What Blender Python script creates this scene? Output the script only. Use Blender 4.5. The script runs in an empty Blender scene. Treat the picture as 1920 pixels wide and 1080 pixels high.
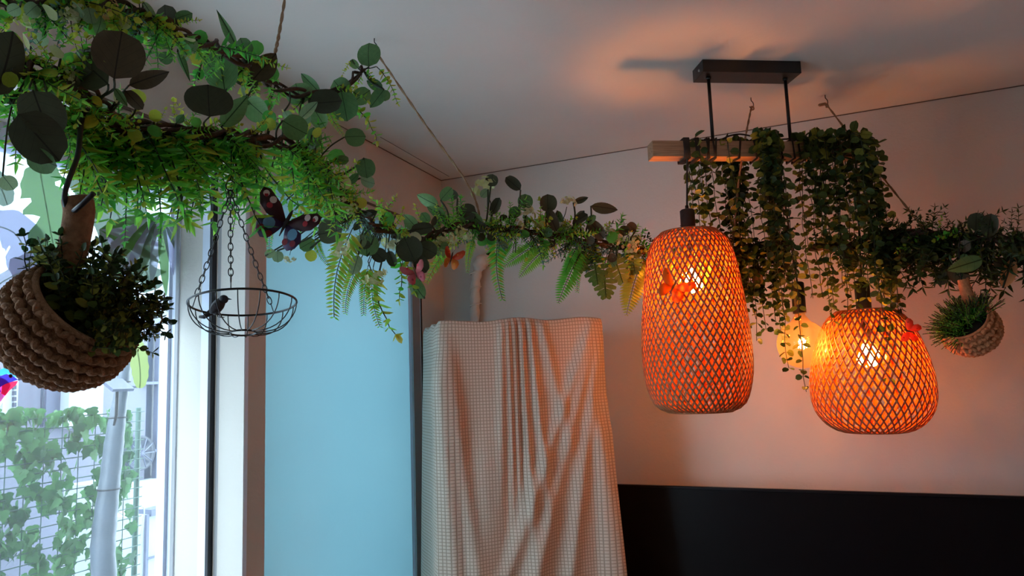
import bpy, math, random
from math import sin, cos, pi, radians, sqrt, atan2
from mathutils import Vector, Matrix
random.seed(7)
RND = random.Random(11)
V = Vector
C0 = bpy.context.scene
COL = C0.collection

# ------------------------------------------------------------------ camera
F = 1350.0
CAMZ, CEIL = 1.45, 2.50
yaw, pitch, roll = radians(21.3), radians(7.0), radians(-2.0)
cf = V((-sin(yaw)*cos(pitch), cos(yaw)*cos(pitch), sin(pitch)))
cr0 = V((cos(yaw), sin(yaw), 0)); cu0 = cr0.cross(cf)
cr = cr0*cos(roll) + cu0*sin(roll)
cu = cu0*cos(roll) - cr0*sin(roll)
CAM = V((0, 0, CAMZ))
cd = bpy.data.cameras.new('camera'); cam = bpy.data.objects.new('camera', cd); COL.objects.link(cam)
cd.sensor_width = 36; cd.lens = F/1920*36; cd.clip_start = .02; cd.clip_end = 200
m = Matrix.Identity(4)
for i in range(3):
    m[i][0], m[i][1], m[i][2], m[i][3] = cr[i], cu[i], -cf[i], CAM[i]
cam.matrix_world = m
C0.camera = cam
# ------------------------------------------------------------------ world, exposure
C0.view_settings.view_transform = 'Standard'
try: C0.view_settings.look = 'None'
except Exception: pass
C0.view_settings.exposure = 1.08
C0.view_settings.gamma = 1.0
C0.view_settings.use_curve_mapping = False
SKY = 4.6
LAMP = 1.35
w = bpy.data.worlds.new('overcast sky'); C0.world = w; w.use_nodes = True
bg = w.node_tree.nodes['Background']
bg.inputs[0].default_value = (.76, .91, 1.0, 1); bg.inputs[1].default_value = SKY
C0.cycles.max_bounces = 9; C0.cycles.diffuse_bounces = 5; C0.cycles.transparent_max_bounces = 14
C0.cycles.sample_clamp_indirect = 6
C0.cycles.use_denoising = True

# ------------------------------------------------------------------ picture measurements -> points in the room
def ray(px, py): return cf + cr*((px-960)/F) + cu*((540-py)/F)
def P(px, py, d): return CAM + ray(px, py)*d
def onz(px, py, z):
    r = ray(px, py); return CAM + r*((z-CAMZ)/r.z)
def onplane(px, py, p0, n):
    r = ray(px, py); return CAM + r*((p0-CAM).dot(n)/r.dot(n))
def proj(p):
    q = p-CAM; d = q.dot(cf); return (960+F*q.dot(cr)/d, 540-F*q.dot(cu)/d, d)
CORN = onz(827, 338, CEIL)
_b = onz(1908, 161, CEIL); DB = (_b-CORN); DB.z = 0; DB.normalize()          # along the back wall, to the right
_l = onz(687, 262, CEIL); DL = (_l-CORN); DL.z = 0; DL.normalize()            # along the left wall, towards the camera
NB = V((-DB.y, DB.x, 0))                                                      # out through the back wall
if NB.dot(cf) < 0: NB = -NB
NL = V((-DL.y, DL.x, 0))
if NL.dot(cr) > 0: NL = -NL                                                   # out through the left wall
CG = V((CORN.x, CORN.y, 0))
def LW(px, py, n=0.0): return onplane(px, py, CORN+NL*n, NL)
def sL(p): return (p-CG).dot(DL)
def LP(s, n, z): return CG + DL*s + NL*n + V((0, 0, z))
def BW(px, py, n=0.0): return onplane(px, py, CORN+NB*n, NB)
def sB(p): return (p-CG).dot(DB)
def BP(s, n, z): return CG + DB*s + NB*n + V((0, 0, z))

def lin(r, g, b):
    f = lambda c: (c/255)/12.92 if c <= 10 else ((c/255+.055)/1.055)**2.4
    return (f(r), f(g), f(b), 1)

# ------------------------------------------------------------------ materials
def newmat(name):
    mt = bpy.data.materials.new(name); mt.use_nodes = True
    nt = mt.node_tree; nt.nodes.clear()
    out = nt.nodes.new('ShaderNodeOutputMaterial')
    return mt, nt, out
def N(nt, kind, **kw):
    n = nt.nodes.new(kind)
    for k, v in kw.items():
        if k.startswith('i_'):
            n.inputs[k[2:].replace('_', ' ')].default_value = v
        else: setattr(n, k, v)
    return n
def L(nt, a, b): nt.links.new(a, b)
def princ(name, col, rough=.6, var=.12, scale=20, bump=0, bscale=60, metal=0, sheen=0, spec=.5, coord='Object', transl=0):
    mt, nt, out = newmat(name)
    p = N(nt, 'ShaderNodeBsdfPrincipled'); p.inputs['Roughness'].default_value = rough; p.inputs['Metallic'].default_value = metal
    p.inputs['Specular IOR Level'].default_value = spec
    tc = N(nt, 'ShaderNodeTexCoord'); nz = N(nt, 'ShaderNodeTexNoise'); nz.inputs['Scale'].default_value = scale; nz.inputs['Detail'].default_value = 4
    L(nt, tc.outputs[coord], nz.inputs['Vector'])
    cr_ = N(nt, 'ShaderNodeValToRGB')
    cr_.color_ramp.elements[0].position = .3; cr_.color_ramp.elements[1].position = .7
    cr_.color_ramp.elements[0].color = tuple(c*(1-var) for c in col[:3])+(1,)
    cr_.color_ramp.elements[1].color = tuple(min(1, c*(1+var)) for c in col[:3])+(1,)
    L(nt, nz.outputs[0], cr_.inputs[0]); L(nt, cr_.outputs[0], p.inputs['Base Color'])
    if bump:
        n2 = N(nt, 'ShaderNodeTexNoise'); n2.inputs['Scale'].default_value = bscale; n2.inputs['Detail'].default_value = 5
        L(nt, tc.outputs[coord], n2.inputs['Vector'])
        b = N(nt, 'ShaderNodeBump'); b.inputs['Strength'].default_value = bump; b.inputs['Distance'].default_value = .004
        L(nt, n2.outputs[0], b.inputs['Height']); L(nt, b.outputs[0], p.inputs['Normal'])
    if transl:
        t = N(nt, 'ShaderNodeBsdfTranslucent'); L(nt, cr_.outputs[0], t.inputs[0])
        mx = N(nt, 'ShaderNodeMixShader'); mx.inputs[0].default_value = transl
        L(nt, p.outputs[0], mx.inputs[1]); L(nt, t.outputs[0], mx.inputs[2]); L(nt, mx.outputs[0], out.inputs[0])
    else: L(nt, p.outputs[0], out.inputs[0])
    return mt
def leafmat(name, a, b, transl=.35, veins=False, rough=.45, back=None):
    """two tones of one leaf, mixed by a per-object random and fine noise; optional printed veins"""
    mt, nt, out = newmat(name)
    tc = N(nt, 'ShaderNodeTexCoord'); oi = N(nt, 'ShaderNodeObjectInfo')
    nz = N(nt, 'ShaderNodeTexNoise'); nz.inputs['Scale'].default_value = 6; L(nt, tc.outputs['Object'], nz.inputs['Vector'])
    ad = N(nt, 'ShaderNodeMath', operation='MULTIPLY_ADD'); L(nt, nz.outputs[0], ad.inputs[0]); ad.inputs[1].default_value = .9
    sc = N(nt, 'ShaderNodeMath', operation='MULTIPLY_ADD'); L(nt, oi.outputs['Random'], sc.inputs[0]); sc.inputs[1].default_value = .9; sc.inputs[2].default_value = -.4
    L(nt, sc.outputs[0], ad.inputs[2])
    mix = N(nt, 'ShaderNodeMix', data_type='RGBA'); mix.clamp_factor = True
    L(nt, ad.outputs[0], mix.inputs[0]); mix.inputs[6].default_value = a; mix.inputs[7].default_value = b
    col = mix.outputs[2]
    if veins:
        sp = N(nt, 'ShaderNodeSeparateXYZ'); L(nt, tc.outputs['Object'], sp.inputs[0])
        ab = N(nt, 'ShaderNodeMath', operation='ABSOLUTE'); L(nt, sp.outputs[0], ab.inputs[0])
        mid = N(nt, 'ShaderNodeMath', operation='LESS_THAN'); L(nt, ab.outputs[0], mid.inputs[0]); mid.inputs[1].default_value = .014
        s1 = N(nt, 'ShaderNodeMath', operation='MULTIPLY_ADD'); L(nt, ab.outputs[0], s1.inputs[0]); s1.inputs[1].default_value = -.9; L(nt, sp.outputs[1], s1.inputs[2])
        s2 = N(nt, 'ShaderNodeMath', operation='MULTIPLY'); L(nt, s1.outputs[0], s2.inputs[0]); s2.inputs[1].default_value = 5.2
        s3 = N(nt, 'ShaderNodeMath', operation='FRACT'); L(nt, s2.outputs[0], s3.inputs[0])
        s4 = N(nt, 'ShaderNodeMath', operation='LESS_THAN'); L(nt, s3.outputs[0], s4.inputs[0]); s4.inputs[1].default_value = .07
        mxv = N(nt, 'ShaderNodeMath', operation='MAXIMUM'); L(nt, mid.outputs[0], mxv.inputs[0])
        s5 = N(nt, 'ShaderNodeMath', operation='MULTIPLY'); L(nt, s4.outputs[0], s5.inputs[0]); s5.inputs[1].default_value = .35
        L(nt, s5.outputs[0], mxv.inputs[1])
        vm = N(nt, 'ShaderNodeMix', data_type='RGBA'); L(nt, mxv.outputs[0], vm.inputs[0]); L(nt, col, vm.inputs[6])
        vm.inputs[7].default_value = tuple(c*.35 for c in a[:3])+(1,)
        col = vm.outputs[2]
    p = N(nt, 'ShaderNodeBsdfPrincipled'); p.inputs['Roughness'].default_value = rough; p.inputs['Specular IOR Level'].default_value = .3
    L(nt, col, p.inputs['Base Color'])
    t = N(nt, 'ShaderNodeBsdfTranslucent'); L(nt, col, t.inputs[0])
    mx = N(nt, 'ShaderNodeMixShader'); mx.inputs[0].default_value = transl
    L(nt, p.outputs[0], mx.inputs[1]); L(nt, t.outputs[0], mx.inputs[2]); L(nt, mx.outputs[0], out.inputs[0])
    return mt
def emis(name, col, s):
    mt, nt, out = newmat(name)
    e = N(nt, 'ShaderNodeEmission'); e.inputs[0].default_value = col; e.inputs[1].default_value = s
    L(nt, e.outputs[0], out.inputs[0]); return mt
def clearmat(name, tint, veil=.0, veilcol=(1, 1, 1, 1), gloss=.06, rough=.02, transl=.5):
    """thin clear sheet: see-through, a slight milky veil and a faint gloss"""
    mt, nt, out = newmat(name)
    t = N(nt, 'ShaderNodeBsdfTransparent'); t.inputs[0].default_value = tint
    g = N(nt, 'ShaderNodeBsdfGlossy'); g.inputs['Roughness'].default_value = rough
    m1 = N(nt, 'ShaderNodeMixShader'); m1.inputs[0].default_value = gloss
    L(nt, t.outputs[0], m1.inputs[1]); L(nt, g.outputs[0], m1.inputs[2])
    d = N(nt, 'ShaderNodeBsdfDiffuse'); d.inputs[0].default_value = veilcol
    tr = N(nt, 'ShaderNodeBsdfTranslucent'); tr.inputs[0].default_value = veilcol
    m2 = N(nt, 'ShaderNodeMixShader'); m2.inputs[0].default_value = transl; L(nt, d.outputs[0], m2.inputs[1]); L(nt, tr.outputs[0], m2.inputs[2])
    m3 = N(nt, 'ShaderNodeMixShader'); m3.inputs[0].default_value = veil
    L(nt, m1.outputs[0], m3.inputs[1]); L(nt, m2.outputs[0], m3.inputs[2]); L(nt, m3.outputs[0], out.inputs[0])
    return mt

M = {}
M['wall'] = princ('wall paint', lin(200, 195, 188), .85, .03, 3, .25, 90)
M['ceiling'] = princ('ceiling paint', lin(208, 205, 198), .85, .03, 2, .15, 60)
M['floor'] = princ('floor', lin(120, 100, 85), .6, .1, 4)
M['crack'] = princ('dark joint line', lin(96, 84, 76), .9, .2, 20)  # dark tan of the joint and trim strips
M['pvc'] = princ('white window frame', lin(206, 214, 230), .4, .02, 4)
M['pvc_shade'] = princ('shaded frame face', lin(150, 150, 152), .5, .03, 4)  # white frame again, greyed for the shade on its room-facing sides
M['gasket'] = princ('black gasket', lin(32, 32, 38), .6, .1, 10)
M['black'] = princ('matt black metal', lin(24, 22, 24), .45, .1, 30, .1, 200)
M['blackwire'] = princ('black coated wire', lin(22, 21, 26), .4, .15, 60)
M['cord'] = princ('black cord', lin(26, 20, 20), .7, .15, 300, .3, 600)
M['rope'] = princ('jute rope', lin(150, 118, 88), .9, .3, 400, .5, 900)
M['branch'] = princ('brown vine stem', lin(62, 44, 36), .8, .3, 90, .5, 200)
M['twig'] = princ('dark green twig', lin(44, 56, 38), .7, .2, 90)
M['screen'] = princ('screen glass', (.003, .0025, .004, 1), .3, .1, 3, spec=.15)
M['bezel'] = princ('tv bezel', lin(14, 12, 16), .4, .1, 20, spec=.2)
M['tape'] = princ('white pipe tape', lin(205, 200, 190), .7, .05, 12, .5, 60)
M['hole'] = princ('dark hole', lin(30, 20, 16), .95, .2, 40)
M['crochet'] = princ('brown crochet yarn', lin(142, 102, 74), .95, .22, 120, .6, 500)
M['crochet2'] = princ('tan crochet yarn', lin(196, 128, 84), .95, .2, 120, .6, 500)
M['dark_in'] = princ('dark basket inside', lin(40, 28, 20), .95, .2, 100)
M['bird'] = princ('charcoal bird', lin(48, 46, 54), .6, .25, 120, .3, 300)
def woodmat():
    mt, nt, out = newmat('pale oak beam')
    p = N(nt, 'ShaderNodeBsdfPrincipled'); p.inputs['Roughness'].default_value = .55
    tc = N(nt, 'ShaderNodeTexCoord'); mp = N(nt, 'ShaderNodeMapping'); mp.inputs['Scale'].default_value = (3, 60, 60)
    nz = N(nt, 'ShaderNodeTexNoise'); nz.inputs['Scale'].default_value = 3; nz.inputs['Detail'].default_value = 6; nz.inputs['Distortion'].default_value = .6
    L(nt, tc.outputs['Object'], mp.inputs[0]); L(nt, mp.outputs[0], nz.inputs['Vector'])
    r = N(nt, 'ShaderNodeValToRGB'); r.color_ramp.elements[0].position = .3; r.color_ramp.elements[1].position = .7
    r.color_ramp.elements[0].color = lin(142, 104, 76); r.color_ramp.elements[1].color = lin(190, 150, 116)
    L(nt, nz.outputs[0], r.inputs[0]); L(nt, r.outputs[0], p.inputs['Base Color']); L(nt, p.outputs[0], out.inputs[0]); return mt
M['wood'] = woodmat()
def bamboomat():
    mt, nt, out = newmat('bamboo strip')
    p = N(nt, 'ShaderNodeBsdfPrincipled'); p.inputs['Roughness'].default_value = .5
    tc = N(nt, 'ShaderNodeTexCoord'); nz = N(nt, 'ShaderNodeTexNoise'); nz.inputs['Scale'].default_value = 30
    L(nt, tc.outputs['Object'], nz.inputs['Vector'])
    r = N(nt, 'ShaderNodeValToRGB'); r.color_ramp.elements[0].color = lin(132, 86, 50); r.color_ramp.elements[1].color = lin(172, 122, 78)
    L(nt, nz.outputs[0], r.inputs[0]); L(nt, r.outputs[0], p.inputs['Base Color'])
    t = N(nt, 'ShaderNodeBsdfTranslucent'); t.inputs[0].default_value = lin(250, 80, 24)  # red of the lamp glow put into the transmitted tint
    mx = N(nt, 'ShaderNodeMixShader'); mx.inputs[0].default_value = .12
    L(nt, p.outputs[0], mx.inputs[1]); L(nt, t.outputs[0], mx.inputs[2]); L(nt, mx.outputs[0], out.inputs[0]); return mt
M['bamboo'] = bamboomat()
M['lining'] = princ('inner bamboo skin with glow tint', lin(246, 158, 64), .6, .12, 30, transl=.8)  # orange lamp glow is put into the colour of this skin
LC = (1.0, .30, .045, 1)
M['glow'] = emis('glowing bulb', LC, 95*LAMP)
M['filament'] = emis('glowing filament', (1, .42, .1, 1), 420*LAMP)
M['filament_dim'] = emis('dim filament', (1, .4, .1, 1), 3)
M['amber'] = clearmat('amber bulb glass', (1, .78, .5, 1), .05, (1, .7, .4, 1), .07, .03)
M['pane'] = clearmat('window pane', (.80, .87, .90, 1), .06, (.9, .95, 1, 1), .04)  # milky veil stands for the washed-out haze over the outdoors
M['film'] = clearmat('pale leaf film', (.8, .93, 1, 1), .8, lin(184, 186, 200), .02, .3, .6)
def frost():
    mt, nt, out = newmat('frosted glass')
    tc = N(nt, 'ShaderNodeTexCoord'); nz = N(nt, 'ShaderNodeTexNoise'); nz.inputs['Scale'].default_value = 2; L(nt, tc.outputs['Object'], nz.inputs['Vector'])
    r = N(nt, 'ShaderNodeValToRGB'); r.color_ramp.elements[0].color = lin(164, 194, 202); r.color_ramp.elements[1].color = lin(174, 202, 208)
    L(nt, nz.outputs[0], r.inputs[0])
    d = N(nt, 'ShaderNodeBsdfDiffuse'); t = N(nt, 'ShaderNodeBsdfTranslucent'); L(nt, r.outputs[0], d.inputs[0]); L(nt, r.outputs[0], t.inputs[0])
    mx = N(nt, 'ShaderNodeMixShader'); mx.inputs[0].default_value = .62; L(nt, d.outputs[0], mx.inputs[1]); L(nt, t.outputs[0], mx.inputs[2])
    g = N(nt, 'ShaderNodeBsdfGlossy'); g.inputs['Roughness'].default_value = .25
    m2 = N(nt, 'ShaderNodeMixShader'); m2.inputs[0].default_value = .05; L(nt, mx.outputs[0], m2.inputs[1]); L(nt, g.outputs[0], m2.inputs[2])
    L(nt, m2.outputs[0], out.inputs[0]); return mt
M['frost'] = frost()
def waffle():
    mt, nt, out = newmat('cream waffle cloth')
    uv = N(nt, 'ShaderNodeUVMap'); sp = N(nt, 'ShaderNodeSeparateXYZ'); L(nt, uv.outputs[0], sp.inputs[0])
    outs = []
    for k in range(2):
        a = N(nt, 'ShaderNodeMath', operation='MULTIPLY'); L(nt, sp.outputs[k], a.inputs[0]); a.inputs[1].default_value = 1/.0122
        b = N(nt, 'ShaderNodeMath', operation='PINGPONG'); L(nt, a.outputs[0], b.inputs[0]); b.inputs[1].default_value = .5
        c = N(nt, 'ShaderNodeMapRange'); L(nt, b.outputs[0], c.inputs[0]); c.inputs[1].default_value = .02; c.inputs[2].default_value = .2; c.interpolation_type = 'SMOOTHSTEP'
        outs.append(c.outputs[0])
    mn = N(nt, 'ShaderNodeMath', operation='MINIMUM'); L(nt, outs[0], mn.inputs[0]); L(nt, outs[1], mn.inputs[1])
    mix = N(nt, 'ShaderNodeMix', data_type='RGBA'); L(nt, mn.outputs[0], mix.inputs[0])
    mix.inputs[6].default_value = lin(158, 142, 128); mix.inputs[7].default_value = lin(206, 192, 178)
    p = N(nt, 'ShaderNodeBsdfPrincipled'); p.inputs['Roughness'].default_value = .95; p.inputs['Specular IOR Level'].default_value = .1
    L(nt, mix.outputs[2], p.inputs['Base Color'])
    b = N(nt, 'ShaderNodeBump'); b.inputs['Strength'].default_value = .35; b.inputs['Distance'].default_value = .003; L(nt, mn.outputs[0], b.inputs['Height']); L(nt, b.outputs[0], p.inputs['Normal'])
    t = N(nt, 'ShaderNodeBsdfTranslucent'); L(nt, mix.outputs[2], t.inputs[0])
    mx = N(nt, 'ShaderNodeMixShader'); mx.inputs[0].default_value = .1; L(nt, p.outputs[0], mx.inputs[1]); L(nt, t.outputs[0], mx.inputs[2])
    L(nt, mx.outputs[0], out.inputs[0]); return mt
M['waffle'] = waffle()
# leaves
M['euc'] = leafmat('eucalyptus green', lin(84, 124, 78), lin(114, 152, 96), .3, True)
M['eucd'] = leafmat('eucalyptus dark', lin(58, 62, 46), lin(72, 78, 56), .10, True)
M['eucb'] = leafmat('eucalyptus brown back', lin(78, 66, 50), lin(98, 86, 62), .08, True)
M['eucp'] = leafmat('pale eucalyptus', lin(126, 154, 118), lin(150, 172, 130), .4, True)
M['bright'] = leafmat('bright green', lin(92, 200, 72), lin(164, 222, 86), .6)
M['mid'] = leafmat('mid green', lin(76, 170, 76), lin(116, 186, 84), .55)
M['yellow'] = leafmat('yellow green', lin(160, 180, 60), lin(196, 196, 80), .6)
M['blue'] = leafmat('blue green', lin(72, 124, 112), lin(110, 150, 134), .3)
M['deep'] = leafmat('deep green', lin(30, 56, 30), lin(52, 78, 38), .25)
M['vine'] = leafmat('vine leaf', lin(44, 74, 40), lin(92, 108, 50), .4, True)
M['viney'] = leafmat('vine leaf pale rim', lin(122, 134, 58), lin(150, 150, 66), .45, True)
M['cream'] = leafmat('cream petal', lin(214, 212, 176), lin(196, 204, 140), .4)
M['peach'] = leafmat('peach petal', lin(226, 180, 140), lin(226, 168, 110), .4)
M['ivy'] = leafmat('ivy leaf', lin(26, 70, 38), lin(92, 142, 84), .35)  # wide tone range stands in for lit and dark leaves
M['monst'] = leafmat('monstera leaf', lin(70, 110, 48), lin(120, 140, 62), .3, True)

# ------------------------------------------------------------------ mesh building
class MB:
    def __init__(s): s.v = []; s.f = []; s.m = []; s.uv = None
    def add(s, vs, fs, mi=0):
        o = len(s.v); s.v += [tuple(q) for q in vs]
        for f in fs: s.f.append(tuple(i+o for i in f)); s.m.append(mi)
    def box8(s, p, mi=0):          # 8 corners: bottom 4 ccw, top 4
        s.add(p, [(0, 3, 2, 1), (4, 5, 6, 7), (0, 1, 5, 4), (1, 2, 6, 5), (2, 3, 7, 6), (3, 0, 4, 7)], mi)
    def box(s, o, ax, ay, az, mi=0):   # corner + three edge vectors
        o = V(o); ax, ay, az = V(ax), V(ay), V(az)
        s.box8([o, o+ax, o+ax+ay, o+ay, o+az, o+ax+az, o+ax+ay+az, o+ay+az], mi)
    def cbox(s, c, ax, ay, az, mi=0):
        s.box(V(c)-(V(ax)+V(ay)+V(az))/2, ax, ay, az, mi)
    def tube(s, pts, r, n=6, mi=0, closed=False, caps=True):
        pts = [V(p) for p in pts]; rs = r if isinstance(r, (list, tuple)) else [r]*len(pts)
        o = len(s.v); K = len(pts); ref = None
        for i, p in enumerate(pts):
            a = pts[(i-1) % K] if (i > 0 or closed) else p
            b = pts[(i+1) % K] if (i < K-1 or closed) else p
            t = (b-a)
            t = t.normalized() if t.length > 1e-9 else V((0, 0, 1))
            if ref is None:
                ref = V((0, 0, 1)) if abs(t.z) < .9 else V((1, 0, 0))
            x = (ref - t*ref.dot(t))
            x = x.normalized() if x.length > 1e-6 else t.orthogonal().normalized()
            ref = x; y = t.cross(x)
            for k in range(n):
                an = 2*pi*k/n; s.v.append(tuple(p + (x*cos(an)+y*sin(an))*rs[i]))
        for i in range(K if closed else K-1):
            j = (i+1) % K
            for k in range(n):
                k2 = (k+1) % n
                s.f.append((o+i*n+k, o+i*n+k2, o+j*n+k2, o+j*n+k)); s.m.append(mi)
        if caps and not closed:
            s.f.append(tuple(o+k for k in reversed(range(n)))); s.m.append(mi)
            s.f.append(tuple(o+(K-1)*n+k for k in range(n))); s.m.append(mi)
    def lathe(s, prof, n=24, mi=0, T=None):      # prof (r,z)
        o = len(s.v); T = T or Matrix.Identity(4)
        for r, z in prof:
            for k in range(n):
                a = 2*pi*k/n; s.v.append(tuple(T @ V((r*cos(a), r*sin(a), z))))
        for i in range(len(prof)-1):
            for k in range(n):
                k2 = (k+1) % n
                s.f.append((o+i*n+k, o+i*n+k2, o+(i+1)*n+k2, o+(i+1)*n+k)); s.m.append(mi)
    def ell(s, T, n=8, m_=5, mi=0):              # unit sphere through matrix
        prof = [(sin(pi*i/m_)+1e-4, -cos(pi*i/m_)) for i in range(m_+1)]
        s.lathe(prof, n, mi, T)
    def mesh(s, name, mats, smooth=True):
        me = bpy.data.meshes.new(name); me.from_pydata(s.v, [], s.f)
        for mt in (mats if isinstance(mats, (list, tuple)) else [mats]): me.materials.append(mt)
        me.polygons.foreach_set('material_index', s.m)
        me.polygons.foreach_set('use_smooth', [smooth]*len(s.f))
        me.update(); return me
WM = {}
def tag(o, label=None, cat=None, group=None, kind=None):
    if label: o['label'] = label
    if cat: o['category'] = cat
    if group: o['group'] = group
    if kind: o['kind'] = kind
    return o
def thing(name, label, cat, loc, group=None):
    o = bpy.data.objects.new(name, None); COL.objects.link(o); o.empty_display_size = .02
    o.location = loc; WM[o] = Matrix.Translation(V(loc)); return tag(o, label, cat, group)
def obj(name, me, parent=None, T=None, label=None, kind=None):
    o = bpy.data.objects.new(name, me); COL.objects.link(o); T = T or Matrix.Identity(4)
    WM[o] = T
    if parent is not None:
        o.parent = parent; o.matrix_basis = WM[parent].inverted() @ T
    else: o.matrix_basis = T
    if label: o['label'] = label
    if kind: o['kind'] = kind
    return o
def struct(name, mb, mat, smooth=False, parent=None):
    o = obj(name, mb.mesh(name, mat, smooth), parent)
    if parent is None: o['kind'] = 'structure'
    return o
def frame(o, y, z, s=1.0, sx=1.0, sz=1.0):
    """matrix: origin o, local y along y, local z near z"""
    y = V(y).normalized(); z = V(z); z = z - y*z.dot(y)
    z = z.normalized() if z.length > 1e-6 else y.orthogonal().normalized()
    x = y.cross(z); T = Matrix.Identity(4)
    for i in range(3):
        T[i][0], T[i][1], T[i][2], T[i][3] = x[i]*s*sx, y[i]*s, z[i]*s*sz, o[i]
    return T
def rdir(rn=RND):
    while 1:
        v = V((rn.uniform(-1, 1), rn.uniform(-1, 1), rn.uniform(-1, 1)))
        if .05 < v.length < 1: return v.normalized()
def bez(pts, n=8):
    """Catmull-Rom through pts"""
    pts = [V(p) for p in pts]; out = []
    for i in range(len(pts)-1):
        p0 = pts[max(0, i-1)]; p1 = pts[i]; p2 = pts[i+1]; p3 = pts[min(len(pts)-1, i+2)]
        for k in range(n):
            t = k/n
            out.append(.5*((2*p1)+(-p0+p2)*t+(2*p0-5*p1+4*p2-p3)*t*t+(-p0+3*p1-3*p2+p3)*t**3))
    out.append(pts[-1]); return out

# ================================================================== ROOM SHELL
sBr = sB(BW(1920, 500))+.9                       # back wall runs past the frame
sLr = 4.6                                        # left wall runs past the camera
W_IN = 0.0
# openings in the left wall (s measured from the corner)
o1b = sL(LW(458, 700)); o1a = o1b+2.35            # clear sliding door (far jamb, near jamb); unseen end widened for more daylight
o2a = sL(LW(793, 700)); o2b = sL(LW(498, 700))    # frosted light
zh = LW(777, 415).z
zh2 = zh-.045
def wbox(mb, s0, s1, n0, n1, z0, z1, fn=LP):
    mb.box8([fn(s0, n0, z0), fn(s1, n0, z0), fn(s1, n1, z0), fn(s0, n1, z0), fn(s0, n0, z1), fn(s1, n0, z1), fn(s1, n1, z1), fn(s0, n1, z1)])
WT = .36
mb = MB()
wbox(mb, -.1, o2a, 0, WT, 0, CEIL); wbox(mb, o2b, o1b, 0, WT, 0, CEIL); wbox(mb, o1a, sLr, 0, WT, 0, CEIL)
wbox(mb, o2a, o2b, 0, WT, zh2, CEIL); wbox(mb, o1b, o1a, 0, WT, zh2, CEIL); wbox(mb, o2a, o2b, 0, WT, 0, .12)
struct('wall_left', mb, M['wall'])
mb = MB(); wbox(mb, -.2, sBr, 0, .12, 0, CEIL, BP); struct('wall_back', mb, M['wall'])
far = CG+DL*sLr; rr = CG+DB*sBr
mb = MB(); q = [CG-DB*.3+NB*.3, rr+NB*.3, rr+DL*sLr-NB*.0, far-DB*.3]
def slab(mb, q, z0, z1): mb.box8([V((p.x, p.y, z0)) for p in q]+[V((p.x, p.y, z1)) for p in q])
slab(mb, q, CEIL, CEIL+.1); struct('ceiling', mb, M['ceiling'])
mb = MB(); slab(mb, q, -.1, 0); struct('floor', mb, M['floor'])
mb = MB(); mb.box(rr, DL*sLr, DB*.1, V((0, 0, CEIL))); struct('wall_right', mb, M['wall'])
mb = MB(); mb.box(far, (rr+DL*sLr)-far, DL*.1, V((0, 0, CEIL))); struct('wall_rear', mb, M['wall'])
# hairline joints where walls meet the ceiling
mb = MB(); wbox(mb, 0, sBr, -.002, 0, CEIL-.004, CEIL-.0005, BP); struct('trim_1', mb, M['crack'])
mb = MB(); wbox(mb, 0, sLr, -.002, 0, CEIL-.004, CEIL-.0005); struct('trim_2', mb, M['crack'])
mb = MB()
a, b = onz(713, 257, CEIL-.0006), onz(842, 331, CEIL-.0006); d = (b-a).normalized(); mb.cbox((a+b)/2, b-a, V((-d.y, d.x, 0))*.003, V((0, 0, .001)))
struct('trim_3', mb, M['crack'])
mb = MB(); a_, b_ = LW(640, 362, -.003), LW(800, 425, -.003)
wbox(mb, sL(b_)-.0, sLr, -.012, 0, zh-.006, zh); struct('trim_4', mb, M['crack'])
# door frames ------------------------------------------------------
def px2s(px, n): return sL(LW(px, 720, n))
GN = .31                                        # depth of the clear glass plane
root = thing('door_1', 'clear glass sliding door in white frame', 'door', LP(o1b+.5, .1, 0)); root['kind'] = 'structure'
def fpart(name, p0, n0, p1, n1, n_, mat, thick=.02, z1=None):
    """upright strip whose room-side face runs in plan from (px p0, depth n0) to (p1, n1)"""
    A, B = V((px2s(p0, n0), n0)), V((px2s(p1, n1), n1)); z1 = z1 or zh2
    mb = MB()
    A3, B3 = LP(A.x, A.y, 0), LP(B.x, B.y, 0); d = (B3-A3).normalized(); nn = V((-d.y, d.x, 0))
    if nn.dot(NL) < 0 and abs(nn.dot(NL)) > .05: nn = -nn
    if nn.dot(A3-CAM) < 0: nn = -nn
    mb.box8([A3, B3, B3+nn*thick, A3+nn*thick]+[p+V((0, 0, z1)) for p in (A3, B3, B3+nn*thick, A3+nn*thick)])
    return obj(name, mb.mesh(name, mat, False), root)
fpart('jamb_lining', 459, -.001, 427, .10, 0, M['pvc'], .012)
fpart('frame_face', 427, .10, 411, .101, 0, M['pvc_shade'], .012)
fpart('frame_bead', 411, .101, 403, .125, 0, M['pvc'], .012)
fpart('gasket', 404, .119, 394.5, .120, 0, M['gasket'], .012)
fpart('stile', 395, .125, 352, .25, 0, M['pvc'], .02)
fpart('stile_edge', 352, .25, 345, .251, 0, M['pvc_shade'], .02)
fpart('glazing_bead', 345, .251, 336, .276, 0, M['pvc'], .015)
fpart('bead_groove', 336, .276, 331, .277, 0, M['pvc_shade'], .015)
fpart('glazing_bead', 331, .277, 319, .308, 0, M['pvc'], .012)
fpart('stile_lip', 319, .308, 313, .309, 0, M['pvc'], .012)
sg = px2s(313, GN)
mb = MB(); wbox(mb, sg-.02, o1a, GN-.045, GN+.03, zh2-.06, zh2); obj('head_rail', mb.mesh('head_rail', M['pvc'], False), root)
mb = MB(); wbox(mb, sg-.02, o1a, GN-.045, GN+.03, 0, .08); obj('bottom_rail', mb.mesh('bottom_rail', M['pvc'], False), root)
mb = MB(); wbox(mb, o1a-.08, o1a, GN-.045, GN+.03, 0, zh2); obj('stile', mb.mesh('stile', M['pvc'], False), root)
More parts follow.
